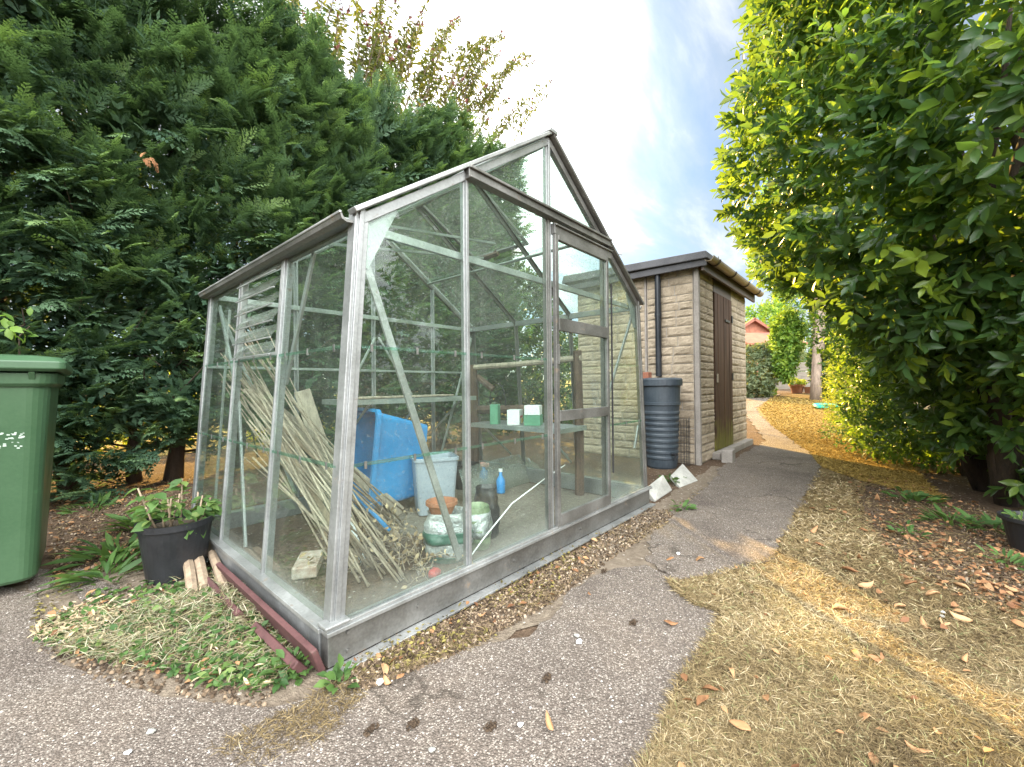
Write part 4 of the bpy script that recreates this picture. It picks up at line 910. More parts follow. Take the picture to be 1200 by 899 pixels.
# scuffs of a worn stamp
m = MB(); r = np.random.default_rng(3)
for i in range(34):
    x, z = r.uniform(.135, .215), r.uniform(.70, .735) if i % 3 else r.uniform(.66, .69)
    yb = -(.28 + (.345 - .28) * (z - .075) / .825) + .02 * (1 - (z - .075) / .825) - .0012
    s_ = r.uniform(.002, .006); m.add([(x - s_, yb, z - s_ * .5), (x + s_, yb, z - s_ * .6), (x + s_ * .8, yb, z + s_ * .5), (x - s_ * .9, yb, z + s_ * .7)], [(0, 1, 2, 3)])
m.build('worn_mark', 'white_mark', bn)

# ------------------------------------------------------------------ black pot with a leggy plant
c_ = g(181, 689, 0); pc = c_ + np.array([CF[0], CF[1], 0]) * .13
bp_ = thing('plant_pot', 'black plastic pot with a straggly green plant beside the greenhouse', 'potted plant', pc)
MB().lathe([(.112, 0), (.118, .005), (.148, .255), (.158, .257), (.158, .285), (.148, .285), (.142, .24), (.01, .235)], n=36).build('pot', 'black_plastic', bp_)
MB().lathe([(.143, .245), (.10, .258), (.0, .262)], n=30, cap=False).build('potting_soil', 'compost', bp_)
st = MB(); lp, lx, ln, ls = [], [], [], []
r = np.random.default_rng(12)
for i in range(13):
    a = r.uniform(0, 6.28); l = r.uniform(.10, .22); b = np.array([.09 * math.cos(a), .09 * math.sin(a), .25]); lean = r.uniform(.15, .75); d = np.array([math.cos(a) * lean, math.sin(a) * lean, 1]); d /= np.linalg.norm(d)
    if i in (0, 1, 2): d = unit(np.array([.25, .1, 1.])); l = .14
    e = b + d * l; st.tube([b, (b + e) / 2 + r.normal(0, .008, 3), e], [.006, .005, .004], 6)
    if i in (0, 1, 2): continue
    for k in range(11):
        t = .35 + .65 * k / 10; q = b + d * l * t; aa = r.uniform(0, 6.28); v = np.array([math.cos(aa), math.sin(aa), r.uniform(-.5, .35)])
        lp.append(q); lx.append(v); ln.append(np.array([0, 0, 1.]) + r.normal(0, .35, 3)); ls.append(r.uniform(.04, .085))
for i in range(20):     # leaves spilling over the front rim
    a = -math.pi / 2 + r.normal(-.1, .75); q = np.array([.12 * math.cos(a), .12 * math.sin(a), r.uniform(.25, .36)]); lp.append(q); lx.append(np.array([math.cos(a), math.sin(a), r.uniform(-1.4, .6)]) + r.normal(0, .4, 3)); ln.append(np.array([math.cos(a) * .6, math.sin(a) * .6, 1.]) + r.normal(0, .5, 3)); ls.append(r.uniform(.03, .075))
st.build('stem', 'wood_pale', bp_, smooth=True)
scatter('foliage', OVAL_T, np.array(lp), np.array(lx), np.array(ln), np.array(ls), 'weed_leaf', r.uniform(.25, .95, len(lp)), bp_)
# split logs by the plinth
for i, (a, b, rr) in enumerate((((226, 697), (217, 658), .022), ((240, 690), (226, 650), .024), ((262, 688), (248, 655), .020))):
    f = g(*a, .03); t = g(*b, .05) ; t = t + np.array([0, 0, .06 if i < 2 else .03])
    lab = ('split firewood stick beside the black pot, leftmost of the three', 'thick split firewood stick between two thinner ones', 'short firewood stick nearest the maroon board')[i]
    tag(MB().tube([f, (f + t) / 2 + (.004, 0, .004), t], [rr, rr * 1.05, rr * .92], 7).build('firewood_stick', 'wood_pale'), lab, 'firewood')

# right edge pots
c_ = g(1206, 655, 0)
bp2 = thing('plant_pot', 'black round pot at the right edge under the laurel', 'pot', c_ + np.array([.14, -.06, 0]))
MB().lathe([(.10, 0), (.105, .004), (.135, .17), (.15, .172), (.15, .19), (.138, .19), (.13, .15), (.01, .145)], n=32).build('pot', 'black_plastic', bp2)
MB().lathe([(.131, .15), (.06, .165), (.0, .168)], n=24, cap=False).build('potting_soil', 'compost', bp2)
lp = [np.array([.1 * math.cos(a), .1 * math.sin(a), .18]) for a in np.linspace(0, 12, 22)]
scatter('foliage', OVAL_T, np.array(lp), r.normal(0, 1, (22, 3)) + [0, 0, .5], r.normal(0, .5, (22, 3)) + [0, 0, 1], r.uniform(.04, .09, 22), 'weed_leaf', r.uniform(.2, .9, 22), bp2)

# ------------------------------------------------------------------ vegetation
def ell(c, r, n, rr, shell=.55):
    d = unit(rr.normal(0, 1, (n, 3))); k = 1 - (1 - shell) * rr.random(n) ** 1.6; return np.asarray(c) + d * k[:, None] * np.asarray(r), d
def inside(P, blobs, k=.8):
    m = np.zeros(len(P), bool)
    for c, r in blobs: m |= (((P - np.asarray(c)) / (np.asarray(r) * k)) ** 2).sum(1) < 1
    return m
def cw(X, h, Z): p = CAM + _F * Z + _R * X; return np.array([p[0], p[1], h])
def leafy(name_crown, blobs, nsprig, per, L, tmpl, mat, seed, parent, spr=.16, base=None, dropz=None, shell=.6, tintp=(.0, .75), hi=.12, keep=None, light=None):
    """leaves set round short sprigs that stand out from the crown's surface and through its volume"""
    rr = np.random.default_rng(seed); PP, DD = [], []
    vol = np.array([np.prod(r) ** (2 / 3) for c, r in blobs]); cnt = (nsprig * vol / vol.sum()).astype(int)
    for (c, r), n in zip(blobs, cnt):
        P, d = ell(c, r, n, rr, shell); others = [b for b in blobs if b[0] is not c]
        ok = ~inside(P, others, .72); PP.append(P[ok]); DD.append(d[ok])
    P = np.vstack(PP); D = np.vstack(DD)
    if dropz is not None: ok = P[:, 2] > dropz; P, D = P[ok], D[ok]
    if keep is not None:
        ok = keep(P); P, D = P[ok], D[ok]
    # hollows: thin out by a smooth pseudo-noise so that dark gaps open up
    q = np.sin(P[:, 0] * 4.1 + 1.3) + np.sin(P[:, 1] * 4.7 + 2.1) + np.sin(P[:, 2] * 5.3 + P[:, 0] * 2.2) + .8 * np.sin(P[:, 2] * 11 + P[:, 1] * 9)
    ok = q + rr.normal(0, .9, len(P)) > -2.1; P, D = P[ok], D[ok]
    n = len(P); ax = unit(D + np.array([0, 0, .45]) + rr.normal(0, .45, (n, 3)))
    tone = rr.uniform(tintp[0], tintp[1], n); tone[rr.random(n) < hi] = rr.uniform(.8, 1)
    u = unit(np.cross(ax, rr.normal(0, 1, (n, 3)))); w = np.cross(ax, u)
    LP, LX, LN, LS, LT = [], [], [], [], []
    size = rr.uniform(.75, 1.2, n) * L
    for k in range(per):
        t = (k + .5) / per; an = k * 2.4 + rr.uniform(-.3, .3, n); ra = np.cos(an)[:, None] * u + np.sin(an)[:, None] * w
        op = 1.05 - .65 * t
        LP.append(P + ax * (spr * (t - .35)) [..., None] if np.ndim(spr) else P + ax * (spr * (t - .35)))
        x = unit(ax * math.cos(op) + ra * math.sin(op) + rr.normal(0, .16, (n, 3)) + np.array([0, 0, -.12])); LX.append(x)
        LN.append(ax * math.sin(op) * 1.0 - ra * math.cos(op) + np.array([0, 0, .45]) + rr.normal(0, .25, (n, 3)))
        LS.append(size * rr.uniform(.75, 1.15, n) * (1 - .28 * t)); LT.append(np.clip(tone + rr.normal(0, .09, n) + .10 * t, 0, 1))
    return scatter(name_crown, tmpl, np.vstack(LP), np.vstack(LX), np.vstack(LN), np.concatenate(LS), mat, np.concatenate(LT), parent)
def limbs(parent, base, targets, r0, mat, seed, name='trunk', wig=.06):
    rr = np.random.default_rng(seed); m = MB(); base = np.array(base, float)
    for t in targets:
        t = np.array(t, float); k = 7; pts = [base + (t - base) * (i / (k - 1)) + (rr.normal(0, wig, 3) if 0 < i < k - 1 else 0) + np.array([0, 0, .12 * math.sin(math.pi * i / (k - 1))]) for i in range(k)]
        m.tube(pts, np.linspace(r0, r0 * .25, k), 8)
    return m.build(name, mat, parent, smooth=True)

# ---- conifer hedge behind the greenhouse
HX0, HX1, HYF, HYB, HT = -2.6, 5.02, 3.35, 4.9, 5.15
hedge = thing('conifer_hedge', 'tall dark green conifer hedge behind the greenhouse with bare trunks below', 'hedge', (0, 0, 0))
rr = np.random.default_rng(21)
def hface(x, z): return HYF + .13 * math.sin(x * 1.7 + .8 * z) + .11 * math.sin(x * 3.9 + 1.1 + z * 2.1) + .05 * (z - 2.5) ** 2 * .35
FP, FX, FN, FS, FTi = [], [], [], [], []
twig = MB(); nl_ = 3700
for i in range(nl_):
    x = rr.uniform(HX0, HX1); zb = .36 + .25 * math.sin(x * 2.3) + .12 * math.sin(x * 7)
    k = rr.random()
    top = HT + .10 * math.sin(x * 2.1) + .09 * math.sin(x * 5.3 + 1) - .25 * max(0, x - 4.6)
    if k < .80: tip = np.array([x, hface(x, 0) + rr.uniform(-.05, .22), 0]); tip[2] = zb + (top - zb) * rr.random() ** .9; tip[1] = hface(x, tip[2]) + (rr.uniform(-.10, .10) if rr.random() < .72 else rr.uniform(.1, .8)); out = np.array([0, -1, 0.])
    elif k < .90: tip = np.array([x, rr.uniform(HYF + .1, HYB), top + rr.uniform(-.25, .12)]); out = np.array([0, -.3, 1.])
    elif k < .95: tip = np.array([HX1 + rr.uniform(-.25, .12), rr.uniform(HYF, HYB), rr.uniform(.8, HT - .2)]); out = np.array([1, -.2, .1])
    else: tip = np.array([x, rr.uniform(HYB - .2, HYB + .1), rr.uniform(1.0, HT)]); out = np.array([0, 1., 0])
    dirv = out + np.array([rr.normal(0, .45), 0, rr.uniform(-.10, .75)]); dirv /= np.linalg.norm(dirv)
    L = rr.uniform(.35, .75); root = tip - dirv * L; root[2] -= .10
    if i % 14 == 0 and k < .8: twig.tube([root - dirv * .4, root, tip - dirv * .15], [.011, .008, .003], 4, cap=False)
    nf = 9; tone = np.clip(rr.normal(.36, .26), 0, 1); side = unit(np.cross(dirv, np.array([0, 0, 1.]) + rr.normal(0, .3, 3)))
    roll = rr.uniform(-.7, .7); up_ = np.cross(side, dirv); side, up_ = side * math.cos(roll) + up_ * math.sin(roll), up_ * math.cos(roll) - side * math.sin(roll)
    for j in range(nf):
        t = j / (nf - 1); p = root + dirv * L * t * .85; sg = -1 if j % 2 else 1
        op = .75 * (1 - t) if j < nf - 1 else 0
        v = dirv * math.cos(op) + side * sg * math.sin(op) + rr.normal(0, .14, 3)
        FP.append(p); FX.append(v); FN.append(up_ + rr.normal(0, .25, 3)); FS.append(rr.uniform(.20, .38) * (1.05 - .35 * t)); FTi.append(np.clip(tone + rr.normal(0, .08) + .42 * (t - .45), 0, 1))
ni = 5200; ix = rr.uniform(HX0, HX1, ni); iz = .45 + (HT - .5 - .45) * rr.random(ni) + .15 * np.sin(ix * 2.3)
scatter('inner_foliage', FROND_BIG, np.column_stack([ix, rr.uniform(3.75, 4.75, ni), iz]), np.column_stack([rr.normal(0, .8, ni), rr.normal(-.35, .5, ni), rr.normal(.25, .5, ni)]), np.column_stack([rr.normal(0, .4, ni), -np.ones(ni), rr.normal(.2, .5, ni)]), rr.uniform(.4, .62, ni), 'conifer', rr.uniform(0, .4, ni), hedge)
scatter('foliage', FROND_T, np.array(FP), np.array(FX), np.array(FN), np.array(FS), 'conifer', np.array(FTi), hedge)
twig.build('twigs', 'bark', hedge)
tx = [-1.9, -1.35, -.85, -.42, .05, .35, .95, 1.6, 2.3, 3.1, 3.9, 4.7]
for i, x in enumerate(tx):
    y = 4.25 + .12 * math.sin(i * 2.3); r0 = rr.uniform(.045, .075); pts = [(x + .04 * math.sin(k * 1.3 + i), y + .04 * math.cos(k * 1.7 + i), z) for k, z in enumerate((-.02, .3, .7, 1.2, 2.0, 3.2, 4.6))]
    o = MB().tube(pts, [r0 * 1.35, r0 * 1.05, r0, r0 * .95, r0 * .8, r0 * .55, r0 * .2], 9).build('trunk', 'bark_dark', hedge, smooth=True)
    m = MB()
    for k in range(12):
        z = rr.uniform(.25, 1.5); a = rr.uniform(0, 6.28); l = rr.uniform(.4, .95); b = np.array([x, y, z]); e = b + np.array([math.cos(a) * l, math.sin(a) * l * .8 - .1, rr.uniform(-.12, .42)])
        m.tube([b, (b + e) / 2 + rr.normal(0, .06, 3), e, e + (e - b) * .35 + rr.normal(0, .08, 3)], [.016, .011, .007, .003], 5, cap=False)
    m.build('dead_branches', 'bark_dark', o)
p0 = ony(178, 185, hface(.3, 2.9) - .16)
n = 7; scatter('dead_spray', FROND_T, p0 + rr.normal(0, .03, (n, 3)), np.array([[.1, -.3, -.9]] * n) + rr.normal(0, .35, (n, 3)), np.array([[0, -1, .2]] * n) + rr.normal(0, .3, (n, 3)), rr.uniform(.07, .12, n), 'deadspray', rr.random(n), hedge)
# broad bright leaves poking out low on the left (a bramble shoot)
pz = ony(22, 385, 3.2); n = 14
br = thing('bramble_shoot', 'bright green bramble shoot in front of the hedge above the wheelie bin', 'shoot', pz)
MB().tube([(0, .3, -.3), (0, .1, -.05), (.05, 0, .02)], [.006, .005, .003], 5).build('stem', 'bark', br)
scatter('foliage', OVAL_T, rr.normal(0, .06, (n, 3)), rr.normal(0, 1, (n, 3)) + [0, -.5, .2], rr.normal(0, .3, (n, 3)) + [0, -.5, 1], rr.uniform(.06, .11, n), 'bright_leaf', rr.uniform(.2, .9, n), br)

lh = thing('low_hedge', 'lower dark leafy hedge behind the shed, right of the tall conifer hedge', 'hedge', (6.2, 4.3, 0))
leafy('foliage', [(np.array([-.45, -.3, 2.5]), np.array([.75, .5, .82])), (np.array([-.9, -.1, 1.7]), np.array([.9, .7, 1.75])), (np.array([.3, .1, 1.65]), np.array([1., .7, 1.75])), (np.array([1.7, .2, 1.0]), np.array([1.1, .7, 1.25])), (np.array([3.1, .3, 1.1]), np.array([1.1, .7, 1.2]))], 4400, 6, .11, OVAL_T, 'hedge_leaf', 33, lh, .14, hi=.1, dropz=.05)
limbs(lh, (0, 0, 0), [(-.9, 0, 1.2), (.3, 0, 1.4), (1.6, .1, 1.2), (3., .2, 1.2)], .035, 'bark_dark', 34, 'stems')

# ---- buddleia and thin birch showing over the hedge
bud = thing('buddleia_bush', 'tall straggly buddleia with arching shoots above the hedge', 'bush', (3.6, 5.9, 0))
rr = np.random.default_rng(5); m = MB(); LP, LX, LN, LS, LT = [], [], [], [], []; SPp, SX_, SN_, SS_ = [], [], [], []
root = np.array([3.6, 6.2, 0.])
tips = [(325, 10), (345, -30), (365, 25), (380, -20), (400, 15), (415, -25), (428, 30), (442, 5), (455, 45), (470, -8), (488, 30), (500, 2), (505, 60), (518, 35), (528, 28), (540, 65), (548, 50), (560, 90), (574, 65), (586, 105), (598, 82), (612, 70), (624, 72), (632, 98), (645, 95), (640, 112), (622, 128), (600, 130), (612, 152), (590, 150), (570, 140), (545, 120), (480, 80), (450, 85), (420, 75), (395, 60), (560, 118), (530, 100), (510, 95)]
for _ in range(75):
    bx = rr.uniform(330, 625); tips.append((bx, rr.uniform(max(-25, -40 + .30 * (bx - 330)), 20 + .42 * (bx - 330))))
for i, (px, py) in enumerate(tips):
    Y = rr.uniform(5.2, 6.6); tip = ony(px, py, Y)
    b = np.array([tip[0] * .75 + root[0] * .25 - .3, 6.0 + rr.uniform(-.3, .3), max(2.5, tip[2] - rr.uniform(1.6, 2.4))]); pk = (b + tip) / 2 + np.array([0, 0, .35])
    if i % 5 == 0: m.tube([root + rr.normal(0, .15, 3) * [1, 1, 0], root * .4 + b * .6 + [0, 0, -.3], b], [.03, .022, .012], 5, cap=False)
    cur = [b * (1 - t) ** 2 + 2 * pk * t * (1 - t) + tip * t * t for t in np.linspace(0, 1, 12)]; m.tube(cur, np.linspace(.014, .004, 12), 5, cap=False)
    d = unit(cur[-1] - cur[-2])
    if py > -20:
        ns = 9; sl = rr.uniform(.08, .17)
        for k in range(ns):
            SPp.append(tip + d * sl * k / ns); SX_.append(d + rr.normal(0, .7, 3)); SN_.append(rr.normal(0, 1, 3)); SS_.append(.07 * (1.2 - k / ns))
    for k in range(80):
        t = rr.uniform(.15, .99); j = min(10, int(t * 11)); p = cur[j] + (cur[j + 1] - cur[j]) * (t * 11 - j); tg = unit(cur[j + 1] - cur[j]); sd = unit(np.cross(tg, rr.normal(0, 1, 3)))
        p = p + sd * rr.uniform(0, .12) * (1 - t)
        LP.append(p); LX.append(tg * .6 + sd + [0, 0, -.35]); LN.append(np.array([0, 0, 1]) + rr.normal(0, .6, 3)); LS.append(rr.uniform(.08, .17) * (1.1 - .45 * t)); LT.append(rr.uniform(.1, 1))
m.v = [v - np.array([3.6, 5.9, 0]) for v in m.v]
m.build('stems', 'bark', bud, smooth=True)
sh = np.array([3.6, 5.9, 0]); scatter('foliage', LANCE_T, np.array(LP) - sh, np.array(LX), np.array(LN), np.array(LS), 'buddleia', np.array(LT), bud, False, np.full(len(LP), 1.7))
scatter('flower_spikes', OVAL_T, np.array(SPp) - sh, np.array(SX_), np.array(SN_), np.array(SS_), 'spike', rr.random(len(SPp)), bud)
# light leafy tree beyond the hedge end, seen through the gable glass
for nm, lab, c, blobs, ns, seed, mt in (('birch_tree', 'pale leafy tree beyond the end of the hedge seen through the gable glass', (6.4, 7.2), [((0, 0, 3.1), (1.0, 1.0, 1.2)), ((-.6, .3, 2.3), (.9, .9, .9)), ((.5, .2, 2.0), (.9, .8, .9))], 1500, 31, 'silver_leaf'),):
    t = thing(nm, lab, 'tree', (*c, 0)); leafy('crown', [(np.array(a, float), np.array(b)) for a, b in blobs], ns, 7, .075, OVAL_T, mt, seed, t, .12, hi=.25)
    limbs(t, (0, 0, 0), [(0, 0, 3.6), (-.6, .3, 2.6), (.5, .2, 2.3)], .06, 'bark', seed)
# sunlit bushes behind the hedge foot
for i, (x, y, s) in enumerate(((-1.7, 7.4, 1.0), (-.4, 7.0, .9), (.7, 7.6, 1.1), (2.2, 7.3, 1.0), (4.0, 7.6, .9))):
    t = thing('leafy_shrub', ('sunlit yellow green shrub glimpsed under the hedge nearest the wheelie bin', 'sunlit shrub glimpsed between hedge trunks above the black pot', 'sunlit shrub glimpsed between trunks beside the greenhouse corner', 'sunlit shrub behind the hedge seen low through the greenhouse', 'sunlit shrub behind the hedge end')[i], 'shrub', (x, y, 0))
    leafy('foliage', [(np.array([0, 0, .55 * s]), np.array([.75, .6, .65]) * s)], 420, 6, .09, OVAL_T, 'gold_shrub', 60 + i, t, .12, hi=.4)
    limbs(t, (0, 0, 0), [(.2, 0, .6 * s), (-.25, .1, .5 * s), (.05, -.2, .65 * s)], .015, 'bark', 70 + i, 'stems', .02)

# ---- out-of-view hedges added round the plot to darken reflections in the glass
for i, (lab, c, bl, ns) in enumerate((('dense mixed hedge added out of view across the lawn to darken the glass reflections', (8., -9., 0), [((0, 0, 2.2), (3.2, 1.4, 2.6)), ((5., 1.5, 2.4), (3.2, 1.5, 2.8)), ((-5, -1.0, 2.0), (3., 1.4, 2.4)), ((9.5, 3.4, 2.2), (2.6, 1.6, 2.6))], 3800),
        ('dense mixed hedge added out of view beyond the wheelie bin to darken the glass reflections', (-7.5, 4., 0), [((0, 0, 2.2), (1.4, 3., 2.7)), ((.6, 5., 2.4), (1.5, 3., 2.9)), ((0, -5, 2.), (1.4, 3., 2.4))], 2400))):
    t = thing('added_hedge', lab, 'hedge', c); leafy('foliage', [(np.array(a, float), np.array(b)) for a, b in bl], ns, 6, .26, OVAL_T, 'weed_leaf', 150 + i, t, .3, hi=.15, dropz=.1)
    limbs(t, (0, 0, 0), [np.array(a) * .9 for a, b in bl], .06, 'bark_dark', 160 + i, 'stems')

# ---- laurel on the right
lau = thing('laurel_tree', 'large dark green laurel with broad glossy leaves overhanging the right of the path', 'tree', (0, 0, 0))
lb = [(cw(2.98, 2.75, 2.95), np.array([1.28, 1.28, 1.75])), (cw(3.55, 1.75, 2.75), np.array([1.05, 1.05, .85])), (cw(2.75, 2.55, 2.0), np.array([.80, .80, .95])),
      (cw(4.15, 1.05, 3.0), np.array([1.1, 1.1, .85])), (cw(3.35, 1.25, 2.35), np.array([.6, .6, .5])), (cw(3.72, .62, 2.95), np.array([.5, .5, .46])), (cw(4.2, .55, 3.0), np.array([.5, .5, .42])), (cw(3.3, 1.95, 3.6), np.array([.95, .95, .85])), (cw(3.4, 4.2, 2.9), np.array([1.5, 1.5, 1.1]))]
LSIL = [(852, -400), (852, 0), (842, 45), (836, 90), (840, 130), (845, 165), (836, 195), (842, 240), (856, 268), (886, 285), (900, 310), (925, 335), (960, 350), (1000, 372), (1030, 420), (1075, 480), (1110, 520), (1140, 560), (1165, 590), (1260, 610), (1900, 610), (1900, -400)]
def in_poly(px, py, poly):
    px, py = np.asarray(px), np.asarray(py); ins = np.zeros(len(px), bool); n = len(poly)
    for i in range(n):
        x1, y1 = poly[i]; x2, y2 = poly[(i + 1) % n]; c = ((y1 > py) != (y2 > py)); xi = (x2 - x1) * (py - y1) / (y2 - y1 + 1e-12) + x1; ins ^= c & (px < xi)
    return ins
def keepf(P):
    v = P - CAM; z = v @ CF; ok = z > .55; z = np.maximum(z, .1); px = 600 + FPX * (v @ CR) / z; py = 449.5 - FPX * (v @ CU) / z
    return (~(z > .1) | in_poly(px, py, LSIL) | (px > 1500)) & ok
leafy('crown', lb, 16500, 7, .115, LAUREL_T, 'laurel', 40, lau, .17, hi=.09, shell=.62, dropz=.14, keep=keepf)
base = g(1180, 592); b2 = g(1150, 575)
limbs(lau, base, [cw(3.1, 2.6, 2.9), cw(3.5, 2.0, 2.8), cw(2.9, 2.5, 2.3), cw(3.9, 3.4, 3.2), cw(4.2, 1.2, 3.1)], .065, 'bark_dark', 41)
limbs(lau, b2, [cw(3.0, 2.9, 3.1), cw(3.4, 2.0, 3.5), cw(3.6, 3.6, 3.0), cw(2.7, 2.2, 3.0)], .05, 'bark_dark', 42)
# ---- shrubs and tree further along the right side
def shrub(name, lab, cat, blobs, n, per, L, tm, mt, seed, spr=.12, hi=.15, stems=True, r0=.02, shell=.6):
    c0 = blobs[0][0].copy(); c0[2] = hz(c0[0]); t = thing(name, lab, cat, c0)
    bl = [(c - c0, r) for c, r in blobs]
    leafy('foliage', bl, n, per, L, tm, mt, seed, t, spr, hi=hi, shell=shell, dropz=.03)
    if stems: limbs(t, (0, 0, 0), [c + np.array([0, 0, .1]) for c, r in bl] + [bl[0][0] + np.array([.2, .1, .2])], r0, 'bark', seed + 1, 'stems', .03)
    return t
shrub('evergreen_shrub', 'dark glossy leaved shrub behind the laurel trunks at the lawn edge', 'shrub', [(cw(4.45, .80, 4.15), np.array([.72, .72, .75])), (cw(4.05, 1.45, 3.95), np.array([.62, .62, .6])), (cw(4.9, 1.5, 4.1), np.array([.8, .8, .8])), (cw(4.35, .55, 4.75), np.array([.5, .5, .5])), (cw(4.75, .85, 4.9), np.array([.75, .8, .75])), (cw(5.3, 1.2, 5.0), np.array([.9, .9, .9])), (cw(4.3, 1.65, 4.9), np.array([.6, .65, .6])), (cw(5.7, .7, 4.6), np.array([.8, .8, .65]))], 7000, 6, .085, LAUREL_T, 'laurel', 80, hi=.18)
shrub('golden_conifer', 'yellow green feathery shrub at the sunny edge of the lawn', 'shrub', [(cw(5.2, .75, 6.3), np.array([.42, .42, .75])), (cw(5.35, 1.35, 6.4), np.array([.42, .42, .65]))], 2200, 7, .06, LANCE_T, 'gold_shrub', 84, hi=.3)
shrub('low_twiggy_shrub', 'low brownish twiggy shrub spreading onto the golden lawn', 'shrub', [(cw(4.75, .28, 5.4), np.array([.55, .6, .28])), (cw(5.4, .25, 5.2), np.array([.6, .6, .27]))], 700, 6, .05, OVAL_T, 'weed_leaf', 88, hi=.4)
tb = gg(956, 469); zt_ = (tb - CAM) @ CF; sc = zt_ / FPX
tree = thing('garden_tree', 'tree with a pale twin trunk standing at the far end of the golden lawn', 'tree', tb)
up = lambda py: (469 - py) * sc
rgt = lambda dx: _R * dx * sc
MB().tube([(0, 0, -.1), rgt(1) + [0, 0, up(440)], rgt(3) + [0, 0, up(400)], rgt(4) + [0, 0, up(340)], rgt(2) + [0, 0, up(250)]], [6.5 * sc, 5.2 * sc, 4.6 * sc, 4 * sc, 2.2 * sc], 10).build('trunk', 'bark_pale', tree, smooth=True)
MB().tube([rgt(2) + [0, 0, up(425)], rgt(9) + [0, 0, up(395)], rgt(11) + [0, 0, up(345)], rgt(16) + [0, 0, up(280)]], [4.5 * sc, 4 * sc, 3.4 * sc, 2 * sc], 8).build('limb', 'bark_pale', tree, smooth=True)
cb = lambda px, py, r, dz=0: (rgt(px - 956) + CF * dz * [1, 1, 0] + np.array([0, 0, up(py)]), np.array([r * sc] * 3))
leafy('crown', [cb(925, 300, 38), cb(965, 285, 48, .6), cb(903, 262, 20, .5), cb(950, 235, 42, .8), cb(1000, 320, 42, .4), cb(928, 335, 16, .2)], 2600, 6, .20, OVAL_T, 'bright_leaf', 90, tree, .3, hi=.4)
c0 = tb - _R * 12 * sc + CF * .9; c0[2] = hz(c0[0])
iv = thing('climbing_shrub', 'bright green leafy climber to the left of the twin trunk', 'shrub', (c0[0], c0[1], c0[2]))
leafy('foliage', [(np.array([0, 0, up(424)]), np.array([10, 10, 22]) * sc), (np.array([0, 0, up(392)]) + _R * 3 * sc, np.array([14, 14, 30]) * sc)], 1000, 6, .15, OVAL_T, 'bright_leaf', 92, iv, .25, hi=.35)
c0 = tb + _R * 26 * sc + CF * .2
iv = thing('evergreen_bush', 'dark green bush to the right of the twin trunk', 'bush', (c0[0], c0[1], tb[2]))
leafy('foliage', [(np.array([0, 0, up(430)]), np.array([22, 20, 38]) * sc), (np.array([0, 0, up(380)]) + _R * 10 * sc, np.array([26, 24, 36]) * sc)], 1000, 6, .17, OVAL_T, 'weed_leaf', 94, iv, .25, hi=.1)
def farbush(name, lab, px, py0, py1, w, Z, L, mt, seed, tm=OVAL_T, hi=.2, n=900):
    c = gg(px, py0) if Z is None else at(px, py0, Z); Z = (c - CAM) @ CF; s = Z / FPX; z0 = hz(c[0]); h = c[2] + (py0 - py1) * s - z0
    t = thing(name, lab, 'bush', (c[0], c[1], z0)); rr_ = np.random.default_rng(seed)
    bl = [(np.array([0, 0, h * .45]), np.array([w * s * .5, w * s * .5, h * .5])), (_R * w * s * .25 + np.array([0, 0, h * .6]), np.array([w * s * .3, w * s * .3, h * .4])), (-_R * w * s * .25 + np.array([0, 0, h * .5]), np.array([w * s * .3, w * s * .3, h * .42]))]
    leafy('foliage', bl, n, 6, L, tm, mt, seed, t, L * 1.4, hi=hi); limbs(t, (0, 0, 0), [b[0] for b in bl], .04, 'bark', seed, 'stems', .05); return t
farbush('rounded_bush', 'grey green rounded bush beside the far end of the path', 886, 466, 402, 40, None, .12, 'silver_leaf', 101, n=1300)
farbush('olive_bush', 'pale silvery bush in front of the red roofed house', 919, 452, 392, 40, None, .13, 'silver_leaf', 103, hi=.5, n=1300)
farbush('low_bush', 'small low green plant at the foot of the far bushes', 899, 464, 452, 16, None, .09, 'bright_leaf', 105, n=200)
farbush('distant_tree', 'bright green tree behind the brick gable of the far house', 893, 430, 352, 60, 48, .5, 'bright_leaf', 107, n=900)
farbush('distant_tree', 'dark green tree far behind the shed and house', 925, 430, 335, 60, 60, .6, 'weed_leaf', 108, n=900)
# far wall of weathered boards, pot, house
a = gg(893, 461); 
fw = thing('board_fence', 'low grey horizontal board fence behind the far terracotta pot', 'fence', gg(912, 456))
sF = (gg(912, 456) - CAM) @ CF / FPX
for k in range(3): MB().bar(-_R * 16 * sF + [0, 0, (4 + k * 11) * sF], _R * 40 * sF + [0, 0, (4 + k * 11) * sF], .04, 10 * sF).build('board', 'fence', fw, bevel=.01)
for k in (-14, 12, 38): MB().bar(_R * k * sF + CF * .06 + [0, 0, -.2], _R * k * sF + CF * .06 + [0, 0, 38 * sF], .10, .10, (0, 1, 0)).build('post', 'fence', fw)
pp = gg(934, 461); sP = (pp - CAM) @ CF / FPX
tp = thing('flower_pot', 'round terracotta pot with low yellow green plant at the far end of the lawn', 'potted plant', pp)
MB().lathe([(5 * sP, 0), (7 * sP, 8 * sP), (8 * sP, 8 * sP), (8 * sP, 10.5 * sP), (7 * sP, 10.5 * sP), (5.5 * sP, 7 * sP)], n=24).build('pot', 'terracotta', tp)
leafy('foliage', [(np.array([0, 0, 12 * sP]), np.array([8, 8, 3.5]) * sP)], 120, 6, .08, OVAL_T, 'gold_shrub', 111, tp, .1, hi=.3)
p2 = gg(948, 461); MB_ = thing('flower_pot', 'square brownish pot beside the round terracotta pot', 'pot', p2)
MB().rrect_loft([(0, 0, 0, .10, .10, .02), (0, 0, .22, .13, .13, .02), (0, 0, .22, .11, .11, .02), (0, 0, .16, .10, .10, .02)], 3).build('body', 'terracotta', MB_)
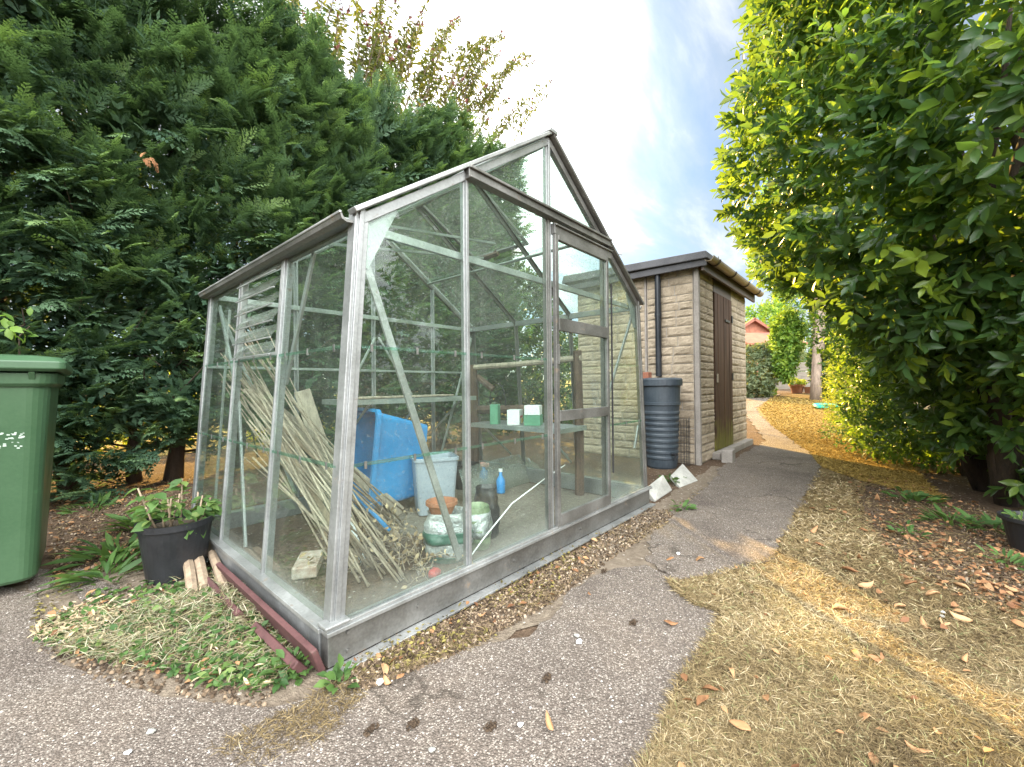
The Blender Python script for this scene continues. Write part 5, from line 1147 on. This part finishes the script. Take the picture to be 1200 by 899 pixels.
# hose heap on the lawn
hp = gg(972, 479); m = MB(); pts = []
for i in range(90):
    a = i * .42; r_ = .34 + .06 * math.sin(i * 1.3); pts.append((r_ * math.cos(a) * 1.1, r_ * math.sin(a) * .8, .03 + .012 * (i // 15) + .01 * math.sin(i)))
tag(m.tube(pts, .020, 6).build('garden_hose', 'hose', smooth=True, loc=tuple(hp + [0, 0, .01])), 'turquoise hose coiled on the sunny lawn', 'hose')
# house with a red roof and brick gable
hs = thing('house', 'far house with a red tiled roof and red brick gable beyond the bushes', 'house', at(915, 440, 32)); s_ = 32 / FPX
def hp_(dx, py, dz=0): return _R * (dx - 915) * s_ + CF * [1, 1, 0] * dz + np.array([0, 0, (440 - py) * s_])
m = MB(); m.hexa([hp_(878, 460, 0), hp_(940, 460, 0), hp_(940, 460, 4), hp_(878, 460, 4), hp_(878, 402, 0), hp_(940, 402, 0), hp_(940, 402, 4), hp_(878, 402, 4)]); m.build('wall', 'brickred', hs)
m = MB(); m.hexa([hp_(874, 404, -.3), hp_(944, 404, -.3), hp_(944, 386, 3), hp_(874, 386, 3), hp_(874, 402, -.3), hp_(944, 402, -.3), hp_(944, 384, 3), hp_(874, 384, 3)]); m.build('roof', 'tiles', hs)
hs2 = m = MB(); g0 = [hp_(893, 460, 5), hp_(960, 460, 5), hp_(960, 385, 5), hp_(927, 364, 5), hp_(893, 386, 5)]; g1 = [p + CF * [4, 4, 0] for p in g0]
m.add(g0 + g1, [(0, 1, 2, 3, 4), (9, 8, 7, 6, 5)] + [(k, (k + 1) % 5, 5 + (k + 1) % 5, 5 + k) for k in range(5)]); m.build('gable', 'brickred', hs)
m = MB(); m.bar(hp_(889, 387.5, 4.8), hp_(928, 362, 4.8), .4, .22); m.bar(hp_(926, 362, 4.8), hp_(964, 387, 4.8), .4, .22); m.build('gable_roof', 'tiles', hs)
# TV aerial
ae = thing('tv_aerial', 'thin television aerial on a mast beyond the shed roof', 'aerial', at(722, 330, 14)); s_ = 14 / FPX
m = MB(); m.tube([(0, 0, -1.5), (0, 0, 36 * s_)], .018, 5); m.build('mast', 'alu_dark', ae)
m = MB(); u_ = _R * .9 + CF * .3; m.tube([u_ * -.1 + [0, 0, 33 * s_], u_ * 9 * s_ + [0, 0, 32 * s_]], .012, 5)
for k in range(5): q = u_ * (k * 2.1 * s_) + np.array([0, 0, 33 * s_]); m.tube([q + [0, 0, -3.5 * s_], q + [0, 0, 3.0 * s_]], .008, 4)
m.build('antenna', 'alu_dark', ae)

# ------------------------------------------------------------------ ground cover
def sample_px(poly, n, rr):
    P = np.array(poly, float); out = []
    while sum(map(len, out)) < n:
        q = np.column_stack([rr.uniform(P[:, 0].min(), P[:, 0].max(), n), rr.uniform(P[:, 1].min(), P[:, 1].max(), n)]); out.append(q[in_poly(q[:, 0], q[:, 1], poly)])
    return np.vstack(out)[:n]
def blades(name, polys, mat, L=(.025, .06), wd=.035, lift=(.05, .5), z0=.008, seed=1, tint=None, dens=None, tmpl=BLADE_T, kind='stuff', minpx=0, mound=None):
    rr = np.random.default_rng(seed); PP = []
    for poly, n in polys:
        q = sample_px(poly, n, rr); P = np.array([gg(*a) for a in q]); PP.append(P)
    P = np.vstack(PP)
    if dens is not None: P = P[dens(P, rr)]
    n = len(P); zc = np.maximum((P - CAM) @ CF, .3); a = rr.uniform(0, 2 * math.pi, n)
    X = np.column_stack([np.cos(a), np.sin(a), rr.uniform(*lift, n)]); S_ = np.maximum(rr.uniform(*L, n), minpx * zc / FPX)
    P[:, 2] += z0 + (mound(P, rr) if mound else rr.uniform(0, .006, n))
    Wd = wd * np.maximum(1, (.72 * zc / FPX) / (wd * S_))
    t = tint(P, rr) if tint else np.clip(rr.normal(.5, .22, n), 0, .9)
    Nn = np.column_stack([rr.normal(0, .5, n), rr.normal(0, .5, n), np.ones(n)])
    return tag(scatter(name, tmpl, P, X, Nn, S_, mat, t, None, False, Wd), kind=kind)
def wob(P, s=1.): return np.sin(P[:, 0] * 5.1 * s + 1) + np.sin(P[:, 1] * 6.3 * s + 2) + np.sin((P[:, 0] + P[:, 1]) * 11 * s) * .7
def gt_(P, rr):
    t = np.clip(rr.normal(.42, .24, len(P)) + .09 * wob(P), 0, .9); k = rr.random(len(P)) < .05; t[k] = rr.uniform(.93, 1, k.sum()); return t
lawn_near = [(742, 925), (775, 862), (795, 800), (842, 730), (835, 706), (790, 687), (905, 655), (930, 605), (958, 552), (990, 560), (1010, 590), (1030, 640), (1110, 690), (1240, 740), (1400, 800), (1400, 1000), (740, 1000)]
edge_l = [(783, 681), (838, 700), (846, 720), (815, 712), (790, 694)]
lawn_mid = [(905, 500), (948, 530), (962, 548), (1010, 565), (1110, 590), (1060, 540), (1000, 505), (975, 470), (905, 464), (890, 480)]
blades('grass', [(lawn_near, 190000), (edge_l, 3500), ], 'straw', (.014, .046), .028, (.02, .45), seed=2, tint=gt_, dens=lambda P, rr: (wob(P) + rr.normal(0, 1.6, len(P)) > -1.4), minpx=3.5)
blades('sunlit_grass', [(lawn_mid, 42000)], 'sunlit_straw', (.014, .046), .028, (.02, .5), seed=22, minpx=2.4)  # same lawn grass, its sunlit gold painted into the blades
litter_zone = [(985, 555), (1040, 560), (1140, 590), (1240, 640), (1260, 760), (1130, 705), (1040, 655), (1005, 600)]
blades('dry_litter', [(litter_zone, 12000), ([(450, 800), (520, 762), (640, 700), (770, 625), (840, 560), (785, 600), (700, 665), (640, 712), (560, 762)], 1700), ([(395, 790), (520, 730), (760, 596), (780, 605), (640, 712), (540, 768), (430, 810)], 2200),
       ([(250, 880), (340, 835), (395, 800), (430, 815), (380, 870), (300, 905)], 2000), ([(60, 560), (230, 560), (225, 640), (60, 690)], 3500)], 'straw', (.012, .045), .032, (.0, .3), seed=3, tint=lambda P, rr: np.clip(rr.normal(.3, .22, len(P)), 0, .85), dens=lambda P, rr: (wob(P, 1.4) + rr.normal(0, 1.4, len(P)) > -.3))
weed_px = [(25, 752), (110, 695), (165, 690), (225, 655), (275, 680), (335, 735), (358, 785), (300, 818), (180, 792), (90, 775)]
wm_c = g(215, 735)
def mnd(P, rr): d = np.linalg.norm((P[:, :2] - wm_c[:2]) / [.42, .40], axis=1); return rr.random(len(P)) * (.010 + .05 * np.exp(-d * d * 1.4))
blades('weeds', [(weed_px, 16000)], 'weed_straw', (.02, .07), .018, (-.2, .5), seed=4, z0=.012, tint=lambda P, rr: np.where(rr.random(len(P)) < .30, rr.uniform(.93, 1, len(P)), np.clip(rr.normal(.55, .2, len(P)), 0, .88)), mound=mnd, dens=lambda P, rr: wob(P, 1.3) + rr.normal(0, 1.2, len(P)) - 1.7 * np.clip(np.linalg.norm((P[:, :2] - wm_c[:2]) / [.36, .34], axis=1) - .45, 0, 2) > -1.0)
def smallleaves(name, polys, seed, L, mat, lo, hi, z=(.01, .06), tm=OVAL_T, up=.4, mound=None):
    rr = np.random.default_rng(seed); P = np.vstack([np.array([gg(*a) for a in sample_px(p, n, rr)]) for p, n in polys]); n = len(P)
    if mat == 'moss': P = P[wob(P, 1.2) + rr.normal(0, .8, n) > .2]; n = len(P)
    P[:, 2] += .01 + (mound(P, rr) if mound else rr.uniform(*z, n)); a = rr.uniform(0, 6.28, n)
    X = np.column_stack([np.cos(a), np.sin(a), rr.normal(.05, up, n)]); Nn = np.column_stack([rr.normal(0, .5, n), rr.normal(0, .5, n), np.ones(n)])
    return tag(scatter(name, tm, P, X, Nn, rr.uniform(*L, n), mat, rr.uniform(lo, hi, n)), kind='stuff')
smallleaves('weed_leaves', [(weed_px, 1900), ([(270, 735), (330, 735), (358, 790), (325, 812), (265, 790)], 170), ([(255, 640), (300, 700), (345, 750), (330, 700)], 60)], 6, (.010, .042), 'weed_leaf', .0, .95, mound=mnd)
smallleaves('pale_clippings', [([(30, 745), (110, 700), (150, 725), (90, 760)], 420), (weed_px, 160)], 7, (.02, .045), 'dryplant', .7, 1, tm=LANCE_T, mound=mnd)
smallleaves('moss', [([(400, 790), (440, 760), (500, 735), (560, 700), (640, 655), (700, 622), (700, 640), (650, 690), (600, 735), (560, 760), (470, 790)], 1300), ([(0, 740), (70, 690), (95, 690), (60, 740), (0, 760)], 1800)], 8, (.010, .022), 'moss', 0, 1, z=(0, .008), up=.5)
smallleaves('leaf_litter', [(litter_zone, 1000), ([(60, 560), (230, 560), (225, 640), (60, 690)], 450), (lawn_near, 110), (weed_px, 160), ([(395, 790), (520, 730), (760, 596), (780, 605), (640, 712), (540, 768)], 45)], 14, (.012, .042), 'deadleaf', 0, .55, z=(.0, .02), up=.25)
def clump(name, lab, cat, px, py, n, L, mat, seed, spread, tm=LANCE_T, up=.6, lo=.1, hi=.8):
    rr = np.random.default_rng(seed); c = gg(px, py); a = rr.uniform(0, 6.28, n); r = spread * rr.random(n) ** .7
    P = np.column_stack([r * np.cos(a), r * np.sin(a), rr.uniform(.005, .05, n)]); X = np.column_stack([np.cos(a), np.sin(a), rr.uniform(.1, up * 2, n)])
    o = scatter(name, tm, P, X, np.column_stack([rr.normal(0, .4, n), rr.normal(0, .4, n), np.ones(n)]), rr.uniform(*L, n), mat, rr.uniform(lo, hi, n)); o.location = tuple(c)
    return tag(o, lab, cat)
for i, (px, py, n, L, sp, lab) in enumerate(((140, 655, 60, (.08, .18), .14, 'dark strappy weed clump left of the black pot'), (125, 680, 50, (.06, .16), .12, 'trailing weed clump below the black pot on its left'), (165, 620, 40, (.10, .2), .10, 'tall weeds behind the black pot'),
        (340, 790, 34, (.03, .055), .06, 'leafy green weed at the greenhouse corner beside the tarmac'), (398, 808, 26, (.025, .05), .035, 'small green seedling on the tarmac by the greenhouse corner'), (800, 600, 30, (.03, .06), .06, 'green weed beside the nearer tilted slab'),
        (788, 566, 40, (.04, .08), .09, 'green weed between the two tilted slabs'), (1115, 615, 60, (.05, .11), .14, 'feathery green weed under the laurel'), (1165, 625, 50, (.06, .14), .10, 'broad green weed beside the right edge pot'), (1070, 588, 50, (.04, .09), .16, 'low green weed patch at the edge of the laurel shade'),
        (1180, 665, 30, (.05, .10), .09, 'grey green weed near the right edge of the lawn'), (1065, 628, 24, (.03, .06), .07, 'small weed among dead leaves on the lawn'), (108, 600, 40, (.05, .12), .16, 'dark weed beside the wheelie bin base'))):
    clump('weed_clump', lab, 'weed', px, py, n, L, 'weed_leaf', 200 + i, sp, OVAL_T if i in (3, 4, 5, 6, 9, 11) else LANCE_T)
CRUMB_T = (np.array([(0, -.3, 0), (.1, .35, 0), (.7, .2, 0), (.6, -.35, 0), (.15, -.1, .35), (.2, .2, .4), (.55, .1, .38), (.5, -.15, .33)], float), np.array([(0, 1, 5, 4), (1, 2, 6, 5), (2, 3, 7, 6), (3, 0, 4, 7), (4, 5, 6, 7)]))
blades('soil_crumbs', [([(395, 795), (520, 732), (640, 668), (760, 598), (800, 600), (720, 655), (640, 712), (545, 765), (430, 812)], 7500), ([(60, 560), (230, 560), (225, 640), (60, 690)], 2500), (litter_zone, 2600), ([(20, 752), (110, 700), (230, 660), (345, 790), (300, 835), (120, 805)], 1600)], 'crumb', (.006, .022), .9, (-.1, .1), seed=12, z0=.004, tmpl=CRUMB_T, tint=lambda P, rr: rr.random(len(P)))
for i, (px, py) in enumerate(((435, 862), (484, 856), (575, 858), (641, 801), (708, 673), (742, 735), (533, 738))):
    rr = np.random.default_rng(300 + i); n = 60; c = gg(px, py); a = rr.uniform(0, 6.28, n); q = .012 * rr.random(n) ** .6
    P = np.column_stack([q * np.cos(a) * 1.6, q * np.sin(a), rr.uniform(0, .008, n)]); X = np.column_stack([np.cos(a * 3), np.sin(a * 3), rr.normal(0, .2, n)])
    o = scatter('moss_clod', CRUMB_T, P, X, np.array([[0, 0, 1.]] * n), rr.uniform(.004, .012, n), 'crumb', rr.uniform(0, .35, n)); o.location = (c[0], c[1], .012)
    tag(o, 'small dark clod of dried moss lying on the tarmac', 'clod', 'dark moss clods on the tarmac')
# dried plant inside the greenhouse
rr = np.random.default_rng(44)
for i, (px, py, h, n, sp) in enumerate(((445, 640, .22, 26, .16), (490, 660, .20, 20, .13), (420, 655, .16, 18, .14))):
    c = g(px, py, .025); t = thing('dried_plant', ('tangled dead brown plant in the near corner of the greenhouse', 'dead brown stems beside the silver sack', 'dead brown plant among the cane ends')[i], 'dead plant', c); m = MB(); LP = []
    for k in range(n):
        p = np.array([rr.normal(0, sp * .5), rr.normal(0, sp * .5), 0]); d = np.array([rr.normal(0, .6), rr.normal(0, .6), 1.2]); pts = [p]
        for q in range(7): d = d * .8 + rr.normal(0, .55, 3) + [0, 0, -.12 * q * .5]; p = p + unit(d) * h / 5; p[2] = max(p[2], .005); pts.append(p); LP.append(p)
        m.tube(pts, np.linspace(.0028, .001, 8), 4, cap=False)
    m.build('stems', 'cane', t, smooth=True); LP = np.array(LP); n2 = len(LP)
    scatter('dead_leaves', OVAL_T, LP, rr.normal(0, 1, (n2, 3)), rr.normal(0, 1, (n2, 3)), rr.uniform(.015, .04, n2), 'dryplant', rr.random(n2), t)
# fallen leaves, each one a thing
LEAF = None
rr = np.random.default_rng(9)
leaf_px = [(823, 817), (1020, 850), (1060, 880), (995, 722), (1005, 692), (1133, 786), (1062, 718), (953, 642), (950, 628), (1085, 705), (1070, 683), (836, 704), (1117, 690), (1122, 716), (1150, 675), (1075, 690), (790, 660), (826, 660), (855, 792), (817, 838), (1000, 770), (1105, 742), (1125, 722), (1140, 735), (948, 600), (915, 640), (980, 600), (1050, 600), (1028, 590), (1090, 628), (1110, 640), (1130, 650), (1145, 690), (1165, 700), (1175, 715), (1090, 745), (1060, 655), (1010, 660), (1185, 735), (1040, 625), (1120, 600), (1150, 612), (985, 672), (1195, 700), (1150, 640),
           (450, 800), (465, 806), (448, 787), (108, 783), (140, 770), (560, 727), (576, 682), (690, 700), (648, 868), (795, 738), (700, 640), (1078, 610), (1005, 625), (1033, 700), (880, 868)]
pro = []
for k in range(4):
    tv, tq = leaf_t([.03, .16, .23, .20, .11, .01], [0, .18, .4, .65, .86, 1], (.9, .4, -.6, 1.3)[k], (.25, -.3, .45, -.15)[k])
    tv = tv.copy(); tv[:, 2] += .06 * np.sin(tv[:, 0] * 6 + k)
    o = npmesh('fallen_leaf', tv * .085, tq, 'deadleaf', None, np.clip(.2 + .22 * k + rr.normal(0, .08, len(tv)), 0, 1)); pro.append(o)
    md = o.modifiers.new('solid', 'SOLIDIFY'); md.thickness = .0012
for i, (px, py) in enumerate(leaf_px):
    p = gg(px, py); o = pro[i] if i < 4 else pro[int(rr.integers(0, 4))].copy()
    if i >= 4: COL.objects.link(o)
    o.location = (p[0], p[1], p[2] + .026); s = rr.uniform(.45, .85) * (.75 if px < 800 or py > 760 else 1); o.scale = (s, s, s); o.rotation_euler = (rr.normal(0, .25) + (math.pi if rr.random() < .3 else 0), rr.normal(0, .2), rr.uniform(0, 6.28))
    tag(o, 'curled brown fallen leaf lying on the dry ground', 'leaf', 'fallen leaves on the ground')
peb = []
for i, (px, py) in enumerate(((676, 750), (679, 757), (506, 886), (610, 856), (177, 864), (445, 805), (655, 645), (1105, 722), (1104, 727), (150, 889), (72, 757), (795, 652))):
    bm = bmesh.new(); bmesh.ops.create_icosphere(bm, subdivisions=2, radius=1)
    for v in bm.verts: v.co *= 1 + .25 * math.sin(v.co.x * 3 + i) * math.cos(v.co.y * 4 + i)
    me = bpy.data.meshes.new('pebble'); bm.to_mesh(me); bm.free(); me.materials.append(MT['white_pl' if i % 2 else 'slab']); o = bpy.data.objects.new('pebble', me); COL.objects.link(o)
    p = gg(px, py); s = rr.uniform(.006, .012); o.scale = (s * 1.3, s, s * .6); o.location = (p[0], p[1], .016); o.rotation_euler = (0, 0, rr.uniform(0, 6)); tag(o, 'small white pebble on the ground', 'pebble', 'white pebbles on the ground')

# ------------------------------------------------------------------ light
_d = ray(527, 77); azi = math.atan2(_d[1], _d[0]); elev = R_(27.5); sd = np.array([math.cos(azi) * math.cos(elev), math.sin(azi) * math.cos(elev), math.sin(elev)])
sl = bpy.data.lights.new('sun', 'SUN'); sl.energy = 5.0; sl.angle = R_(.53); sl.color = (1, .63, .17)
so = bpy.data.objects.new('sun', sl); COL.objects.link(so); so.rotation_euler = Vector(sd).to_track_quat('Z', 'Y').to_euler(); so.location = (0, 0, 30)
w = bpy.data.worlds.new('World'); SC.world = w; w.use_nodes = True; nt = w.node_tree; nt.nodes.clear()
sky = N(nt, 'ShaderNodeTexSky', sky_type='NISHITA'); sky.sun_disc = False; sky.sun_elevation = elev; sky.sun_rotation = math.pi / 2 - azi
sky.air_density = 1.0; sky.dust_density = .15; sky.ozone_density = 1.4
tc = N(nt, 'ShaderNodeTexCoord'); D = tc.outputs['Generated']
nrm = N(nt, 'ShaderNodeVectorMath', operation='NORMALIZE'); nt.links.new(D, nrm.inputs[0]); D = nrm.outputs[0]
dt = N(nt, 'ShaderNodeVectorMath', operation='DOT_PRODUCT'); nt.links.new(D, dt.inputs[0]); dt.inputs[1].default_value = tuple(sd)
near = math_(nt, 'MAXIMUM', dt.outputs['Value'], 0.)
sp = N(nt, 'ShaderNodeSeparateXYZ'); nt.links.new(D, sp.inputs[0])
zz = math_(nt, 'ADD', math_(nt, 'MAXIMUM', sp.outputs[2], 0.), .12)
cb_ = N(nt, 'ShaderNodeCombineXYZ'); nt.links.new(math_(nt, 'DIVIDE', sp.outputs[0], zz), cb_.inputs[0]); nt.links.new(math_(nt, 'DIVIDE', sp.outputs[1], zz), cb_.inputs[1])
mp = N(nt, 'ShaderNodeMapping'); mp.inputs['Rotation'].default_value = (0, 0, .5); mp.inputs['Scale'].default_value = (.75, 1.9, 1); nt.links.new(cb_.outputs[0], mp.inputs[0])
n1 = noise(nt, 1.25, 8, .58, mp.outputs[0], .35)
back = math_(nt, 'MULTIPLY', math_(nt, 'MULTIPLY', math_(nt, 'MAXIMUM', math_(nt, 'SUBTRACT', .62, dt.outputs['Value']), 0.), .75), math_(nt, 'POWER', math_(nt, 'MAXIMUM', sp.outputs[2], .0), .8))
halo = math_(nt, 'MULTIPLY', math_(nt, 'POWER', near, 26.), .38)
v = math_(nt, 'ADD', math_(nt, 'ADD', n1.outputs[0], halo), back)
cm = ramp(nt, v, [(.38, .45), (.55, .75), (.75, 1.)])
b1 = N(nt, 'ShaderNodeBackground'); nt.links.new(sky.outputs[0], b1.inputs[0]); b1.inputs[1].default_value = .05
b2_ = N(nt, 'ShaderNodeBackground')
cc = ramp(nt, v, [(.36, (.62, .81, 1.0)), (.50, (.76, .88, 1.0)), (.62, (.98, .99, 1.0))]); nt.links.new(cc.outputs[0], b2_.inputs[0])
cl = ramp(nt, v, [(.36, .17), (.50, .19), (.64, .30)])
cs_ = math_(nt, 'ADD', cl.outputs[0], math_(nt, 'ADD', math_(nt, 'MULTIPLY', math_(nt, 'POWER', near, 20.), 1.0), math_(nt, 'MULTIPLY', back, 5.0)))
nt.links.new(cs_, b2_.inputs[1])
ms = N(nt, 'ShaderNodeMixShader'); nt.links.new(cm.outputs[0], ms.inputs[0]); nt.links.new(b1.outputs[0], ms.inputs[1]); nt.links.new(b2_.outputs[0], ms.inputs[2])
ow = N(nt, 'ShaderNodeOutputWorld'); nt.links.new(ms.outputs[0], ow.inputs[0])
SC.view_settings.view_transform = 'Standard'; SC.view_settings.look = 'None'; SC.view_settings.exposure = 2.0; SC.view_settings.gamma = 1
cy = SC.cycles; cy.transparent_max_bounces = 40; cy.max_bounces = 10; cy.diffuse_bounces = 4; cy.glossy_bounces = 4; cy.transmission_bounces = 6; cy.caustics_reflective = False; cy.caustics_refractive = False
cy.use_denoising = True; cy.sample_clamp_indirect = 6
